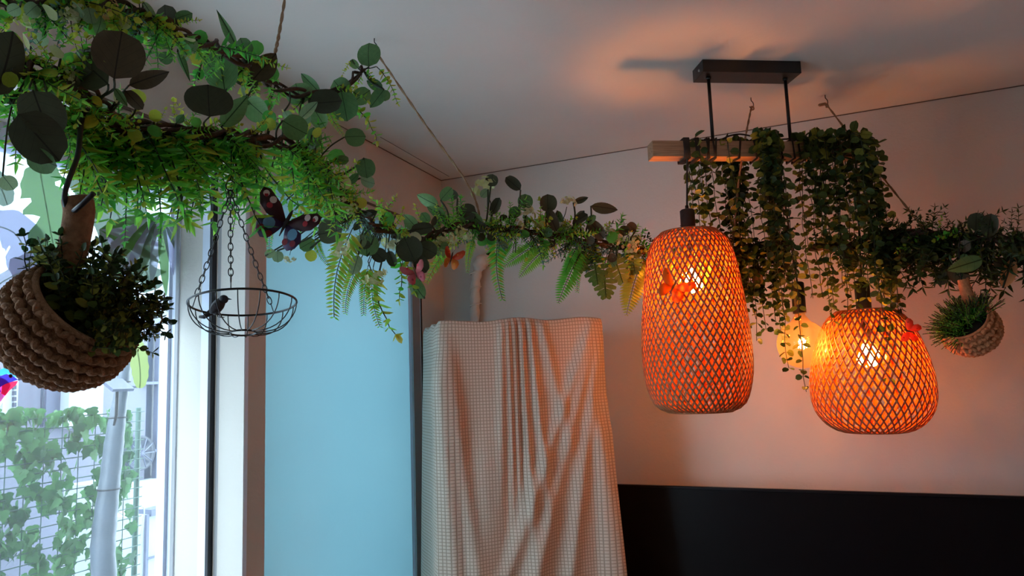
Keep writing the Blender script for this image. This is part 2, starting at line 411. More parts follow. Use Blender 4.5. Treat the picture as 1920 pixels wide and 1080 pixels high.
mb = MB(); mb.add([LP(sg-.01, GN+.002, .08), LP(o1a-.07, GN+.002, .08), LP(o1a-.07, GN+.002, zh2-.06), LP(sg-.01, GN+.002, zh2-.06)], [(0, 1, 2, 3)])
obj('glass_pane', mb.mesh('glass_pane', M['pane'], False), root)
root = thing('window_2', 'frosted light blue glass panel beside the sliding door', 'window', LP((o2a+o2b)/2, .05, 0)); root['kind'] = 'structure'
n2 = .035
e0 = px2s(768, n2)
mb = MB(); wbox(mb, e0, o2b+.0, n2, n2+.006, .12, zh2); obj('frosted_glass', mb.mesh('frosted_glass', M['frost'], False), root)
fpart('frame_bead', 778, .012, 768, .034, 0, M['pvc'], .01)
fpart('frame_face', 790, .004, 776, .012, 0, M['pvc_shade'], .01)
fpart('gasket', 794, -.001, 791, .003, 0, M['gasket'], .006)
# ================================================================== FOLIAGE PROTOTYPES
def shape(kind, t):
    if kind == 'round': return sqrt(max(0, 1-(2*t-1)**2))**.9
    if kind == 'oval': return (sin(pi*t**.85))**.75
    if kind == 'lance': return (sin(pi*t**.7))**1.0*(1-.25*t)
    if kind == 'drop': return (sin(pi*t**.6))**.8
def add_leaf(mb, T, w=.8, kind='round', n=7, cup=.08, fold=.05, bend=.1, mi=0, pet=.0, mp=None):
    """leaf of length 1 along +y starting at y=pet"""
    vs = []; fs = []
    for i in range(n+1):
        t = i/n; h = w*.5*shape(kind, t); y = pet+t
        z = -bend*t*t
        vs += [T @ V((-h, y, z+fold*h/w*2-cup*(1-4*(t-.5)**2)*.3)), T @ V((0, y, z-cup*(1-4*(t-.5)**2)*.6)), T @ V((h, y, z+fold*h/w*2-cup*(1-4*(t-.5)**2)*.3))]
    for i in range(n):
        a = 3*i
        fs += [(a, a+1, a+4, a+3), (a+1, a+2, a+5, a+4)]
    mb.add(vs, fs, mi)
    if pet:
        r = .018
        mb.add([T @ V((-r, 0, 0)), T @ V((r, 0, 0)), T @ V((r, pet+.05, -.0)), T @ V((-r, pet+.05, 0)), T @ V((0, 0, r*1.6)), T @ V((0, pet+.05, r*1.6))],
               [(0, 1, 2, 3), (1, 4, 5, 2), (4, 0, 3, 5)], mi if mp is None else mp)
PROT = {}
def proto(key, fn, mats, *a):
    if key not in PROT:
        mb = MB(); fn(mb, *a); PROT[key] = mb.mesh(key, mats)
    return PROT[key]
I4 = Matrix.Identity(4)
def bigleaf(kind, wr, mat, v=0):
    def f(mb): add_leaf(mb, I4, wr, kind, 9, [.12, .04, -.08][v], [.06, .14, -.05][v], [.12, -.06, .22][v])
    return proto('leaf_%s_%.1f_%s_%d' % (kind, wr, mat, v), f, [M[mat]])
def sprig(mb, n, ls, w, kind, wob, pair, rnd, nmat=2, curl=.3, tw=1.0, nseg=4, spread=1.0):
    """unit length stem along y with n nodes of small leaves"""
    pts = []; ax, az = rnd.uniform(-wob, wob), rnd.uniform(-wob, wob)
    for i in range(n+1):
        t = i/n; pts.append(V((ax*sin(t*3+rnd.random()*.4), t, az*t*t-curl*t*t*.3)))
    mb.tube(pts, [.012*(1-.6*i/n)+.003 for i in range(n+1)], 3, 0, caps=False)
    for i in range(1, n+1):
        d = (pts[i]-pts[i-1]).normalized()
        for k in range(pair):
            an = i*2.1*tw+k*2*pi/pair+rnd.uniform(-.3, .3)
            o = d.orthogonal().normalized(); o = Matrix.Rotation(an, 3, d) @ o
            ld = (d*rnd.uniform(.4, .8)+o*spread).normalized()
            sc = ls*rnd.uniform(.7, 1.15)*(1-.45*i/n)
            nz = (d+rdir(rnd)*.4)
            add_leaf(mb, frame(pts[i], ld, nz, sc), w, kind, nseg, .1, .1, .15, 1+rnd.randrange(nmat-1))
    add_leaf(mb, frame(pts[-1], pts[-1]-pts[-2], rdir(rnd), ls*.6), w, kind, nseg, .1, .1, .1, 1)
def fern(mb, n, ls, rnd, curl=.35, wl=.3):
    pts = [V((.06*sin(2*t), t, -curl*t*t)) for t in [i/n for i in range(n+1)]]
    mb.tube(pts, [.008*(1-.7*i/n)+.002 for i in range(n+1)], 3, 0, caps=False)
    for i in range(1, n+1):
        t = i/n; d = (pts[i]-pts[i-1]).normalized(); sc = ls*sin(pi*min(1, .18+.80*t))**.8+.02
        for sg in (-1, 1):
            ld = (V((sg, 0, 0))+d*.45).normalized()
            add_leaf(mb, frame(pts[i], ld, V((0, 0, 1))+rdir(rnd)*.15, sc), wl, 'lance', 4, .05, .1, .18, 1)
def feather(mb, n, ls, rnd, curl=.3):            # frond of paired small stems, lighter and finer
    pts = [V((.05*sin(3*t), t, -curl*t*t)) for t in [i/n for i in range(n+1)]]
    mb.tube(pts, .006, 3, 0, caps=False)
    for i in range(1, n+1):
        t = i/n; d = (pts[i]-pts[i-1]).normalized(); sc = ls*(1-.75*t)+.03
        for sg in (-1, 1):
            ld = (V((sg, 0, rnd.uniform(-.3, .3)))+d*.7).normalized()
            add_leaf(mb, frame(pts[i], ld, V((0, 0, 1))+rdir(rnd)*.4, sc), .28, 'lance', 3, .05, .1, .1, 1+(i % 2))
def monstera(mb):
    mb.tube([(0, 0, 0), (0, .1, 0), (0, .3, .01)], .012, 4, 0)
    mb.add([(-.04, .2, 0), (.04, .2, 0), (.05, .5, 0), (.03, 1.0, -.04), (0, 1.2, -.1), (-.03, 1.0, -.04), (-.05, .5, 0)], [(0, 1, 2, 6), (6, 2, 3, 5), (5, 3, 4)], 1)
    for sg in (-1, 1):
        L_ = [(.22, -.55, .34), (.34, -.15, .46), (.5, .1, .48), (.66, .32, .44), (.82, .55, .36), (.98, .85, .26)]
        for y, a, ln in L_:
            d = V((sg*cos(a), sin(a), -.1)); w_ = .10
            p = V((0, y, 0)); q = V((-d.y*sg, d.x*sg, 0)).normalized()
            e = p+d*ln
            mb.add([p-q*w_*.6, p+q*w_*.6, p+d*ln*.6+q*w_, e+q*w_*.5, e-q*w_*.55, p+d*ln*.6-q*w_, p+d*ln*.5], [(0, 1, 6), (1, 2, 6), (2, 3, 4, 5, 6), (5, 0, 6)], 1)
def blossom(mb, rnd, n=30):
    mb.tube([(0, 0, 0), (0, .35, 0)], .02, 4, 0)
    for i in range(n):
        d = rdir(rnd); d.y = abs(d.y)*.9; c = V((0, .5, 0))+d*rnd.uniform(.3, .5)
        for k in range(4):
            o = d.orthogonal().normalized(); o = Matrix.Rotation(k*pi/2+i, 3, d) @ o
            add_leaf(mb, frame(c, o+d*.25, d, .11), .95, 'round', 3, .1, .1, 0, 1)
def needles(mb, rnd, n=60):
    for j in range(5):
        b = (V((rnd.uniform(-.45, .45), 1, rnd.uniform(-.45, .45)))).normalized()
        pts = [b*t for t in (0, .3, .6, .9)]
        mb.tube(pts, .012, 3, 0, caps=False)
        for i in range(n//5):
            t = .15+.8*i/(n/5); p = b*t; o = rdir(rnd); d = (b*.8+o*.8).normalized()
            add_leaf(mb, frame(p, d, rdir(rnd), .2*(1.2-t)), .22, 'lance', 2, 0, .1, .1, 1+(i % 2))
R_ = random.Random(3)
S_BOX = [proto('box%d' % i, lambda mb: sprig(mb, 9, .26, .72, 'round', .15, 2, R_, 3), [M['twig'], M['yellow'], M['bright']]) for i in range(3)]
S_YEL = [proto('yel%d' % i, lambda mb: sprig(mb, 7, .30, .7, 'oval', .15, 2, R_, 3), [M['twig'], M['yellow'], M['yellow']]) for i in range(2)]
S_WIL = [proto('wil%d' % i, lambda mb: sprig(mb, 8, .38, .34, 'lance', .12, 3, R_, 4, tw=.7), [M['twig'], M['bright'], M['mid'], M['yellow']]) for i in range(4)]
S_GRN = [proto('grn%d' % i, lambda mb: sprig(mb, 9, .32, .36, 'lance', .12, 3, R_, 4, tw=.7), [M['twig'], M['bright'], M['mid'], M['mid']]) for i in range(3)]
S_LAD = [proto('lad%d' % i, lambda mb: sprig(mb, 14, .16, .38, 'lance', .06, 2, R_, 3, tw=0, curl=1.0), [M['twig'], M['mid'], M['bright']]) for i in range(2)]
S_BLU = [proto('blu%d' % i, lambda mb: sprig(mb, 9, .24, .42, 'oval', .15, 3, R_, 3), [M['twig'], M['blue'], M['blue']]) for i in range(2)]
S_DRK = [proto('drk%d' % i, lambda mb: sprig(mb, 8, .34, .34, 'lance', .15, 2, R_, 3), [M['twig'], M['deep'], M['vine']]) for i in range(3)]
S_DBX = [proto('dbx%d' % i, lambda mb: sprig(mb, 9, .24, .8, 'round', .2, 2, R_, 3), [M['twig'], M['deep'], M['vine']]) for i in range(3)]
S_FRN = [proto('frn%d' % i, lambda mb: fern(mb, 20, .2, R_, [.2, .5][i]), [M['twig'], M['bright']]) for i in range(2)]
S_FRL = [proto('frl%d' % i, lambda mb: fern(mb, 20, .22, R_, [.2, .5][i], .36), [M['twig'], M['yellow']]) for i in range(2)]
S_FTH = [proto('fth%d' % i, lambda mb: feather(mb, 22, .2, R_, [.2, .5][i]), [M['twig'], M['bright'], M['yellow']]) for i in range(2)]
S_MON = [proto('mon', monstera, [M['twig'], M['monst']])]
S_CRM = [proto('crm%d' % i, lambda mb: blossom(mb, R_), [M['twig'], M['cream']]) for i in range(2)]
S_PCH = [proto('pch', lambda mb: blossom(mb, R_, 16), [M['twig'], M['peach']])]
S_NDL = [proto('ndl%d' % i, lambda mb: needles(mb, R_), [M['twig'], M['blue'], M['blue']]) for i in range(2)]
S_NDG = [proto('ndg%d' % i, lambda mb: needles(mb, R_), [M['twig'], M['mid'], M['bright']]) for i in range(2)]

# ================================================================== GARLANDS
class Garland:
    def __init__(s, label, pts, group=None, r=.007):
        """pts: (px, py, depth)"""
        s.px = pts; w = [P(*p) for p in pts]
        s.c = bez(w, 8); s.c2 = bez([V(p) for p in pts], 8)
        s.root = thing('leafy_garland', label, 'garland', s.c[len(s.c)//2], group)
        for j in range(3):
            mb = MB(); q = []
            for i, p in enumerate(s.c):
                a = i*.55+j*2.1; q.append(p+V((cos(a)*.004, sin(a*1.3)*.004, sin(a)*.006))*(1+j*.5))
            mb.tube(q, [r*(.75+.15*sin(i*.7+j)) for i in range(len(q))], 6)
            obj('stem', mb.mesh('stem', M['branch']), s.root)
        s.nt = 0
    def at(s, px):
        """nearest curve point to a pixel column/point"""
        return min(range(len(s.c2)), key=lambda i: (s.c2[i].x-px[0])**2+(s.c2[i].y-px[1])**2)
    def leaf(s, bx, by, tx, ty, wr, mat, dd=0.0, kind='round', tilt=.35, dtip=None, twig=True, d=None):
        i = s.at((bx, by)); d0 = (d if d else s.c2[i].z)+dd
        b = P(bx, by, d0); t = P(tx, ty, d0+(dtip if dtip is not None else RND.uniform(-.01, .01)))
        n = (CAM-b).normalized()+rdir()*tilt
        ln = (t-b).length
        me = bigleaf(kind, wr, mat, RND.randrange(3))
        obj('round_leaf' if kind == 'round' else 'oval_leaf', me, s.root, frame(b, t-b, n, ln))
        if twig:
            a = s.c[i]; m_ = (a+b)/2+rdir()*.3*(a-b).length*.4
            if (a-b).length > .006:
                mb = MB(); mb.tube(bez([a, m_, b], 4), [.0016*d0/1.5+.0004]*9, 4)
                obj('twig', mb.mesh('twig', M['twig']), s.root)
    def scatter(s, name, meshes, n, x0, x1, lpx, a0, a1, tilt=.5, jit=6, dz=.35, sx=1.0):
        """n copies whose foot is on the stem between pixel columns x0..x1, pointing at picture angles a0..a1 (degrees, 0 right, 90 up)"""
        idx = [i for i in range(len(s.c2)) if x0 <= s.c2[i].x <= x1]
        for k in range(n):
            i = RND.choice(idx); q = s.c2[i]
            a = radians(RND.uniform(a0, a1)); ln = RND.uniform(*lpx)
            bx, by = q.x+RND.uniform(-jit, jit), q.y+RND.uniform(-jit*.7, jit*.7)
            b = P(bx, by, q.z+RND.uniform(-.012, .012))
            t = P(bx+cos(a)*ln, by-sin(a)*ln, q.z+RND.uniform(-dz, dz)*ln*q.z/F)
            L_ = ln*q.z/F
            obj(name, RND.choice(meshes), s.root, frame(b, t-b, (CAM-b).normalized()+rdir()*tilt, L_, sx))
    def leaves(s, n, x0, x1, dpx, rpx, a0, a1, mats, kinds=('round', 'round', 'oval')):
        idx = [i for i in range(len(s.c2)) if x0 <= s.c2[i].x <= x1]
        for k in range(n):
            q = s.c2[RND.choice(idx)]; a = radians(RND.uniform(a0, a1)); ds_ = RND.uniform(*dpx); r = RND.uniform(*rpx)
            bx, by = q.x+cos(a)*ds_, q.y-sin(a)*ds_; a2 = a+RND.uniform(-.9, .9); kd = RND.choice(kinds)
            s.leaf(bx, by, bx+cos(a2)*2*r, by-sin(a2)*2*r, .95 if kd == 'round' else RND.uniform(.5, .7), RND.choice(mats), RND.uniform(-.03, .02), kd, .7)
    def put(s, name, me, bx, by, tx, ty, tilt=.3, dd=0, twig=True, sx=1.0, dtip=0):
        i = s.at((bx, by)); d0 = s.c2[i].z+dd
        b = P(bx, by, d0); t = P(tx, ty, d0+dtip)
        obj(name, me, s.root, frame(b, t-b, (CAM-b).normalized()+rdir()*tilt, (t-b).length, sx))
        if twig and (s.c[i]-b).length > .01:
            mb = MB(); mb.tube(bez([s.c[i], (s.c[i]+b)/2+rdir()*.004, b], 4), .0014, 4); obj('twig', mb.mesh('twig', M['twig']), s.root)

# ---- garland along the top left, upper stem
G1 = Garland('upper leafy garland stem across the top left corner, big olive-brown round leaf in front', [(-60, -20, .92), (60, 8, .93), (160, 4, .95), (265, 26, 1.0), (335, 62, 1.08), (400, 86, 1.18), (455, 112, 1.28), (500, 150, 1.40), (570, 178, 1.52), (640, 165, 1.62), (680, 130, 1.70)], r=.005)
G1.scatter('yellow_sprig', S_BOX, 26, -40, 330, (50, 110), 0, 360)
G1.scatter('yellow_sprig', S_YEL, 10, -40, 300, (50, 100), 180, 360)
G1.scatter('green_sprig', S_GRN, 18, -40, 420, (50, 100), 180, 360)
G1.scatter('blue_sprig', S_BLU, 10, 60, 300, (50, 90), 190, 350)
G1.scatter('blossom', S_CRM, 5, 20, 220, (36, 60), 200, 340)
G1.scatter('blossom', S_PCH, 3, 130, 230, (36, 56), 200, 340)
G1.scatter('yellow_sprig', S_BOX, 16, 430, 690, (40, 80), 200, 350)
G1.scatter('green_sprig', S_GRN, 9, 330, 560, (40, 80), 200, 350)
for a in [(320, 70, 303, 6, .7, 'eucd'), (330, 35, 362, 24, .6, 'euc'), (445, 90, 401, 15, .25, 'euc', 0, 'lance'), (468, 112, 447, 67, .65, 'euc'), (422, 172, 410, 98, .8, 'euc', -.03),
          (470, 162, 440, 115, .75, 'eucd', -.02), (333, 98, 357, 157, .22, 'euc', 0, 'lance'), (268, 3, 302, 52, .25, 'eucp', 0, 'lance'), (474, 150, 517, 100, .62, 'eucb', -.04, 'oval'), (478, 103, 482, 76, 1.0, 'mid'),
          (692, 125, 689, 78, 1.0, 'euc'), (600, 175, 562, 137, .42, 'euc', 0, 'oval'), (567, 195, 552, 153, 1.1, 'euc'), (652, 180, 622, 148, .9, 'euc'), (580, 194, 642, 190, .85, 'eucd', -.05),
          (640, 172, 652, 228, 1.0, 'euc', -.03), (562, 224, 597, 191, .45, 'eucp', -.05, 'oval'), (462, 188, 502, 222, .9, 'euc', -.03), (718, 166, 686, 151, .6, 'euc', 0, 'oval'), (720, 168, 694, 201, .6, 'euc', -.01, 'oval'), (720, 168, 722, 189, 1.0, 'euc'),
          (662, 191, 694, 169, .75, 'euc'), (672, 128, 655, 112, .6, 'euc'), (500, 150, 522, 130, .9, 'mid'), (610, 240, 590, 205, .8, 'euc', -.04), (372, 150, 372, 128, 1.0, 'mid'), (365, 80, 385, 60, .9, 'mid')]:
    G1.leaf(*a[:6], *(a[6:]))
G1.put('yellow_sprig', S_BOX[0], 705, 125, 745, 190, dtip=.02); G1.put('yellow_sprig', S_BOX[1], 655, 200, 705, 262); G1.put('yellow_sprig', S_YEL[1], 660, 112, 642, 140)
G1.put('fern_frond', S_FTH[0], 610, 190, 640, 250)
G1.leaves(26, -20, 340, (10, 60), (10, 18), 180, 360, ['mid', 'mid', 'yellow', 'eucp', 'euc', 'cream'])
G1.leaves(16, 340, 690, (8, 50), (9, 15), 190, 350, ['mid', 'euc', 'yellow', 'eucp'])
# ---- middle stem of the left bunch
G0 = Garland('short leafy garland stem rising at the left edge above the woven basket', [(-60, 70, .86), (0, 110, .87), (60, 132, .88), (130, 152, .92), (190, 200, .98), (235, 238, 1.04)], r=.005)
G0.scatter('yellow_sprig', S_BOX, 26, -50, 220, (45, 95), 0, 360)
G0.scatter('yellow_sprig', S_YEL, 8, -50, 200, (45, 80), 60, 260)
G0.scatter('green_sprig', S_WIL, 14, -50, 230, (60, 110), 180, 360)
G0.scatter('blossom', S_CRM, 5, 20, 180, (32, 52), 0, 360)
for a in [(214, 148, 228, 60, 1.0, 'eucb', -.06, 'round', .25), (203, 158, 128, 98, .68, 'eucd', -.05), (242, 160, 315, 138, .42, 'eucb', -.05, 'oval'), (235, 170, 262, 200, .5, 'eucb', -.05), (215, 165, 240, 200, .4, 'euc', -.04, 'oval'),
          (34, 214, 108, 300, .82, 'eucd', -.10, 'round', .2), (62, 170, 96, 262, .8, 'eucd', -.08, 'round', .3), (48, 290, 100, 312, .7, 'euc', -.09), (5, 330, 22, 350, .8, 'eucp'),
          (-10, 180, 34, 60, .5, 'eucd', -.03), (10, 60, 36, 74, .7, 'mid'), (4, 84, 28, 88, .6, 'yellow')]:
    G0.leaf(*a[:6], *(a[6:]))
G0.leaves(26, -40, 235, (8, 50), (9, 16), 0, 360, ['mid', 'yellow', 'yellow', 'euc', 'eucd', 'cream'])
# ---- lower stem, thick hanging greens
G2 = Garland('lower leafy garland stem with thick hanging bright green fringe by the window', [(-60, 165, .90), (20, 182, .93), (110, 196, .97), (200, 232, 1.03), (300, 242, 1.10), (420, 252, 1.22), (500, 262, 1.32), (570, 284, 1.44), (615, 325, 1.55), (655, 380, 1.68), (700, 422, 1.84), (745, 432, 2.0)], r=.0065)
G2.scatter('hanging_sprig', S_WIL, 62, 110, 490, (90, 175), 240, 300)
G2.scatter('hanging_sprig', S_GRN, 26, 150, 560, (60, 110), 215, 325)
G2.scatter('green_sprig', S_GRN, 18, 60, 560, (40, 80), 0, 360)
G2.scatter('yellow_sprig', S_YEL, 12, 150, 480, (30, 60), 20, 160)
G2.scatter('hanging_sprig', S_WIL, 22, 480, 640, (60, 120), 215, 300)
G2.scatter('green_sprig', S_WIL, 30, 540, 680, (40, 70), 0, 360)
G2.scatter('yellow_sprig', S_BOX, 26, 560, 745, (35, 70), 0, 360)
G2.scatter('green_sprig', S_WIL, 12, -60, 120, (50, 120), 200, 340)
G2.scatter('blue_sprig', S_BLU, 12, 200, 600, (40, 70), 200, 340)
G2.scatter('needle_sprig', S_NDL, 8, 590, 745, (40, 75), 220, 320)
G2.scatter('blossom', S_CRM, 8, 590, 745, (26, 46), 200, 340)
for a, b in [((238, 300), (240, 450)), ((290, 330), (294, 445)), ((170, 270), (160, 345)), ((345, 330), (330, 410)), ((440, 330), (436, 432)), ((395, 300), (380, 372))]:
    G2.put('trailing_sprig', RND.choice(S_LAD), *a, *b, tilt=.2)
for a, b in [((660, 430), (612, 600)), ((690, 500), (688, 590)), ((700, 500), (702, 615)), ((670, 500), (640, 590)), ((590, 445), (612, 500)), ((515, 395), (508, 470))]:
    G2.put('trailing_frond', RND.choice(S_FTH), *a, *b, tilt=.3)
for a, b in [((720, 490), (735, 628)), ((742, 460), (748, 560)), ((735, 450), (775, 545))]:
    G2.put('yellow_sprig', RND.choice(S_BOX), *a, *b)
for a in [(393, 219, 391, 157, 1.42, 'eucd', -.09, 'round', .15), (415, 238, 463, 182, .5, 'euc', -.06, 'oval'), (530, 226, 573, 252, 1.0, 'euc', -.03), (646, 257, 686, 255, .95, 'euc', -.02), (683, 296, 689, 333, .95, 'euc', 0), (592, 277, 588, 238, .65, 'euc'),
          (620, 305, 640, 280, .9, 'mid'), (707, 396, 671, 404, .42, 'eucd', 0, 'oval'), (596, 440, 643, 430, 1.0, 'eucd', -.05), (640, 420, 603, 374, .6, 'eucb', -.06, 'oval'), (688, 481, 688, 436, 1.0, 'euc', -.02), (784, 430, 758, 402, .65, 'euc', 0, 'oval'),
          (770, 432, 812, 425, .55, 'eucd', -.02), (778, 490, 758, 445, 1.0, 'eucd', -.05), (785, 460, 818, 478, .95, 'eucd', -.02), (672, 478, 661, 516, .62, 'eucp', -.03), (780, 480, 800, 510, .8, 'eucd', -.02), (796, 560, 764, 516, .5, 'euc', -.02, 'oval'),
          (700, 468, 722, 488, .9, 'eucd'), (590, 450, 562, 466, .8, 'euc'), (576, 470, 590, 488, .9, 'yellow', -.02), (497, 480, 516, 470, .8, 'eucp'), (520, 470, 522, 492, 1.0, 'eucp'), (728, 470, 740, 500, .6, 'eucd')]:
    G2.leaf(*a[:6], *(a[6:]))
G2.put('blossom', S_CRM[0], 690, 490, 708, 540); G2.put('blossom', S_CRM[1], 625, 440, 650, 480); G2.put('blossom', S_CRM[0], 545, 470, 540, 495)
G2.leaves(18, 150, 600, (5, 40), (9, 15), 10, 170, ['mid', 'yellow', 'euc', 'eucp'])
G2.leaves(22, 560, 750, (5, 55), (8, 14), 180, 380, ['euc', 'eucp', 'eucd', 'cream', 'yellow', 'mid'])
# ---- middle garland above the draped cabinet
G3 = Garland('leafy garland with ferns and monstera leaves hanging above the draped cabinet', [(738, 436, 2.02), (790, 450, 2.08), (850, 425, 2.18), (920, 425, 2.28), (1000, 436, 2.36), (1080, 446, 2.44), (1160, 462, 2.5), (1240, 478, 2.52), (1330, 470, 2.5), (1400, 462, 2.5), (1480, 455, 2.5)], r=.006)
G3.scatter('yellow_sprig', S_BOX, 46, 780, 1240, (35, 62), 0, 360)
G3.scatter('green_sprig', S_GRN, 46, 770, 1220, (35, 62), 0, 360)
G3.scatter('blue_sprig', S_BLU, 26, 900, 1200, (35, 62), 180, 360)
G3.scatter('needle_sprig', S_NDL, 14, 960, 1240, (28, 50), 180, 360)
G3.scatter('dark_sprig', S_DBX, 24, 1150, 1480, (30, 55), 0, 360)
G3.scatter('hanging_sprig', S_DBX, 14, 1360, 1480, (60, 110), 230, 310)
G3.leaves(14, 1330, 1480, (5, 60), (8, 13), 200, 340, ['eucb', 'euc', 'yellow', 'eucd'])
G3.scatter('dark_sprig', S_DRK, 20, 840, 1200, (25, 45), 0, 360)
G3.scatter('blossom', S_CRM, 9, 800, 900, (26, 40), 180, 340)
G3.scatter('blossom', S_CRM, 12, 900, 1200, (24, 40), 10, 170)
G3.put('blossom', S_CRM[0], 920, 380, 898, 330); G3.put('blossom', S_CRM[1], 1060, 400, 1068, 365); G3.put('blossom', S_CRM[1], 985, 425, 985, 380); G3.put('blossom', S_PCH[0], 1178, 440, 1182, 480)
for a, b, S in [((935, 440), (935, 562), S_FTH), ((1010, 455), (948, 505), S_FRN), ((1030, 460), (975, 520), S_FRN), ((1090, 470), (1055, 570), S_FRN), ((1095, 470), (1078, 545), S_FTH), ((1205, 480), (1184, 592), S_FRL), ((885, 450), (880, 510), S_FTH), ((830, 460), (822, 510), S_FTH),
                ((842, 465), (800, 530), S_FTH), ((960, 450), (930, 500), S_FRN), ((1080, 465), (1060, 520), S_FRN), ((1330, 480), (1320, 545), S_FRN)]:
    G3.put('fern_frond', RND.choice(S), *a, *b, tilt=.15)
for a, b in [((1184, 470), (1190, 508)), ((1150, 478), (1166, 524)), ((1112, 474), (1120, 526)), ((1132, 502), (1136, 552)), ((1092, 468), (1086, 505))]:
    G3.put('monstera_leaf', S_MON[0], *a, *b, tilt=.2)
for a in [(822, 386, 779, 365, .45, 'euc', 0, 'oval'), (836, 408, 800, 388, .5, 'euc', 0, 'oval'), (826, 375, 848, 352, .7, 'euc'), (858, 372, 838, 356, .7, 'eucd'), (893, 398, 860, 396, 1.0, 'eucd', -.02), (920, 350, 924, 326, 1.0, 'eucd'), (976, 356, 948, 333, .55, 'eucd'), (985, 392, 985, 363, 1.0, 'euc'),
          (1028, 398, 1026, 364, 1.0, 'eucd', -.02), (1026, 392, 1044, 434, .5, 'eucb', -.02), (922, 402, 936, 370, .55, 'eucd'), (955, 404, 975, 392, .9, 'euc'), (1075, 380, 1104, 370, .4, 'eucd', 0, 'oval'), (1108, 386, 1159, 396, .45, 'eucd', -.02, 'oval'), (1075, 418, 1102, 400, .6, 'eucd'),
          (1095, 395, 1075, 425, .5, 'eucb'), (1104, 414, 1132, 448, .6, 'eucb', -.02), (1045, 395, 1052, 418, .6, 'euc'), (862, 428, 840, 436, .9, 'eucd'), (880, 400, 905, 418, .7, 'euc'), (1160, 430, 1180, 436, .9, 'eucd'), (1192, 432, 1176, 420, .9, 'eucb'), (830, 440, 812, 455, .7, 'euc'), (915, 355, 902, 370, .8, 'eucp'),
          (1330, 440, 1370, 462, .7, 'eucd'), (1360, 470, 1395, 500, .7, 'eucb')]:
    G3.leaf(*a[:6], *(a[6:]))
G3.leaves(34, 790, 1220, (3, 38), (7, 12), 0, 360, ['eucd', 'euc', 'eucb', 'eucd', 'mid', 'eucp'])
# ---- right garland
G4 = Garland('leafy garland with narrow dark leaves at the right edge behind the small woven basket', [(1520, 462, 2.46), (1590, 462, 2.44), (1650, 455, 2.42), (1700, 436, 2.38), (1760, 438, 2.32), (1830, 444, 2.26), (1900, 450, 2.2), (1980, 462, 2.14)], r=.008)
G4.scatter('dark_sprig', S_DRK, 80, 1640, 1970, (60, 110), 185, 350)
G4.scatter('dark_sprig', S_DBX, 26, 1530, 1720, (30, 60), 0, 360)
G4.scatter('dark_sprig', S_DRK, 34, 1700, 1980, (35, 60), 0, 180)
G4.scatter('yellow_sprig', S_BOX, 12, 1690, 1980, (30, 60), 180, 360)
G4.scatter('dark_sprig', S_DBX, 16, 1660, 1800, (60, 100), 230, 310)
G4.scatter('blue_sprig', S_BLU, 6, 1720, 1980, (25, 40), 0, 360)
G4.scatter('blossom', S_CRM, 4, 1800, 1960, (22, 34), 0, 360)
for a in [(1672, 470, 1712, 492, .9, 'eucb', -.02), (1672, 512, 1666, 556, .62, 'eucd', -.01), (1842, 486, 1772, 508, .42, 'euc', -.04, 'oval'), (1800, 488, 1842, 500, .8, 'eucd', -.03), (1830, 432, 1830, 399, .9, 'eucd', -.02), (1852, 446, 1858, 401, .6, 'eucd', -.02), (1780, 500, 1812, 532, .7, 'eucb', -.03), (1862, 490, 1900, 500, .6, 'eucb', -.02),
          (1880, 540, 1905, 480, .4, 'peach', -.03, 'oval'), (1905, 455, 1925, 495, .8, 'eucd'), (1776, 500, 1762, 535, .6, 'eucd'), (1850, 500, 1872, 525, .6, 'eucd'), (1580, 470, 1610, 500, .8, 'eucd'), (1640, 470, 1655, 500, .8, 'eucb')]:
    G4.leaf(*a[:6], *(a[6:]))
G4.leaves(20, 1660, 1960, (5, 50), (8, 13), 180, 370, ['eucd', 'euc', 'eucb', 'eucd'])
G4.put('yellow_sprig', S_BOX[1], 1765, 430, 1768, 402)

# ================================================================== PENDANT LIGHT
def zat(p, py):
    """height at which the upright line through p crosses the picture row py"""
    lo, hi = .2, 2.6
    for _ in range(40):
        mi = (lo+hi)/2
        if proj(V((p.x, p.y, mi)))[1] > py: lo = mi
        else: hi = mi
    return mi
A0 = onz(1317, 111, CEIL); zb = zat(A0, 134)
NLc = V((A0.x, A0.y, zb)); NRc = onz(1503, 137, zb); FLc = onz(1298, 152, zb)
E1 = NRc-NLc; pw = E1.length; E1.normalize(); E2 = V((-E1.y, E1.x, 0))
if E2.dot(cf) < 0: E2 = -E2
pd = .095
UP = V((0, 0, 1))
pend = thing('pendant_light', 'black and oak beam pendant light with two woven bamboo lampshades and a bare globe bulb', 'lamp', NLc+E1*pw/2+E2*pd/2+UP*(CEIL-zb))
mb = MB(); mb.box(NLc, E1*pw, E2*pd, UP*(CEIL-zb)); o = obj('ceiling_plate', mb.mesh('ceiling_plate', M['black'], False), pend)
bv = o.modifiers.new('b', 'BEVEL'); bv.width = .0015; bv.segments = 2
mb = MB(); q = NLc+E2*pd*.3+UP*.016-E1*.001
mb.tube([q, q-E1*.004], .005, 10); obj('screw', mb.mesh('screw', princ('steel screw', lin(190, 190, 190), .3, .05, 10, metal=1)), pend)
def on_plate(px):
    best = None
    for i in range(401):
        p = NLc+E1*pw*i/400+E2*pd*.5; e = abs(proj(p)[0]-px)
        if best is None or e < best[0]: best = (e, p)
    return best[1]
r1, r2 = on_plate(1328), on_plate(1472)
zbt = (zat(r1, 268)+zat(r2, 270))/2          # top of the beam
BH = .056
for r in (r1, r2):
    mb = MB(); mb.tube([V((r.x, r.y, zb)), V((r.x, r.y, zbt-.002))], .0058, 12); obj('rod', mb.mesh('rod', M['black']), pend)
    mb = MB(); mb.tube([V((r.x, r.y, zb)), V((r.x, r.y, zb-.008))], .009, 12); obj('rod_collar', mb.mesh('rod_collar', M['black']), pend)
AX = V((r1.x, r1.y, zbt-BH/2)); E1b = (r2-r1).normalized()
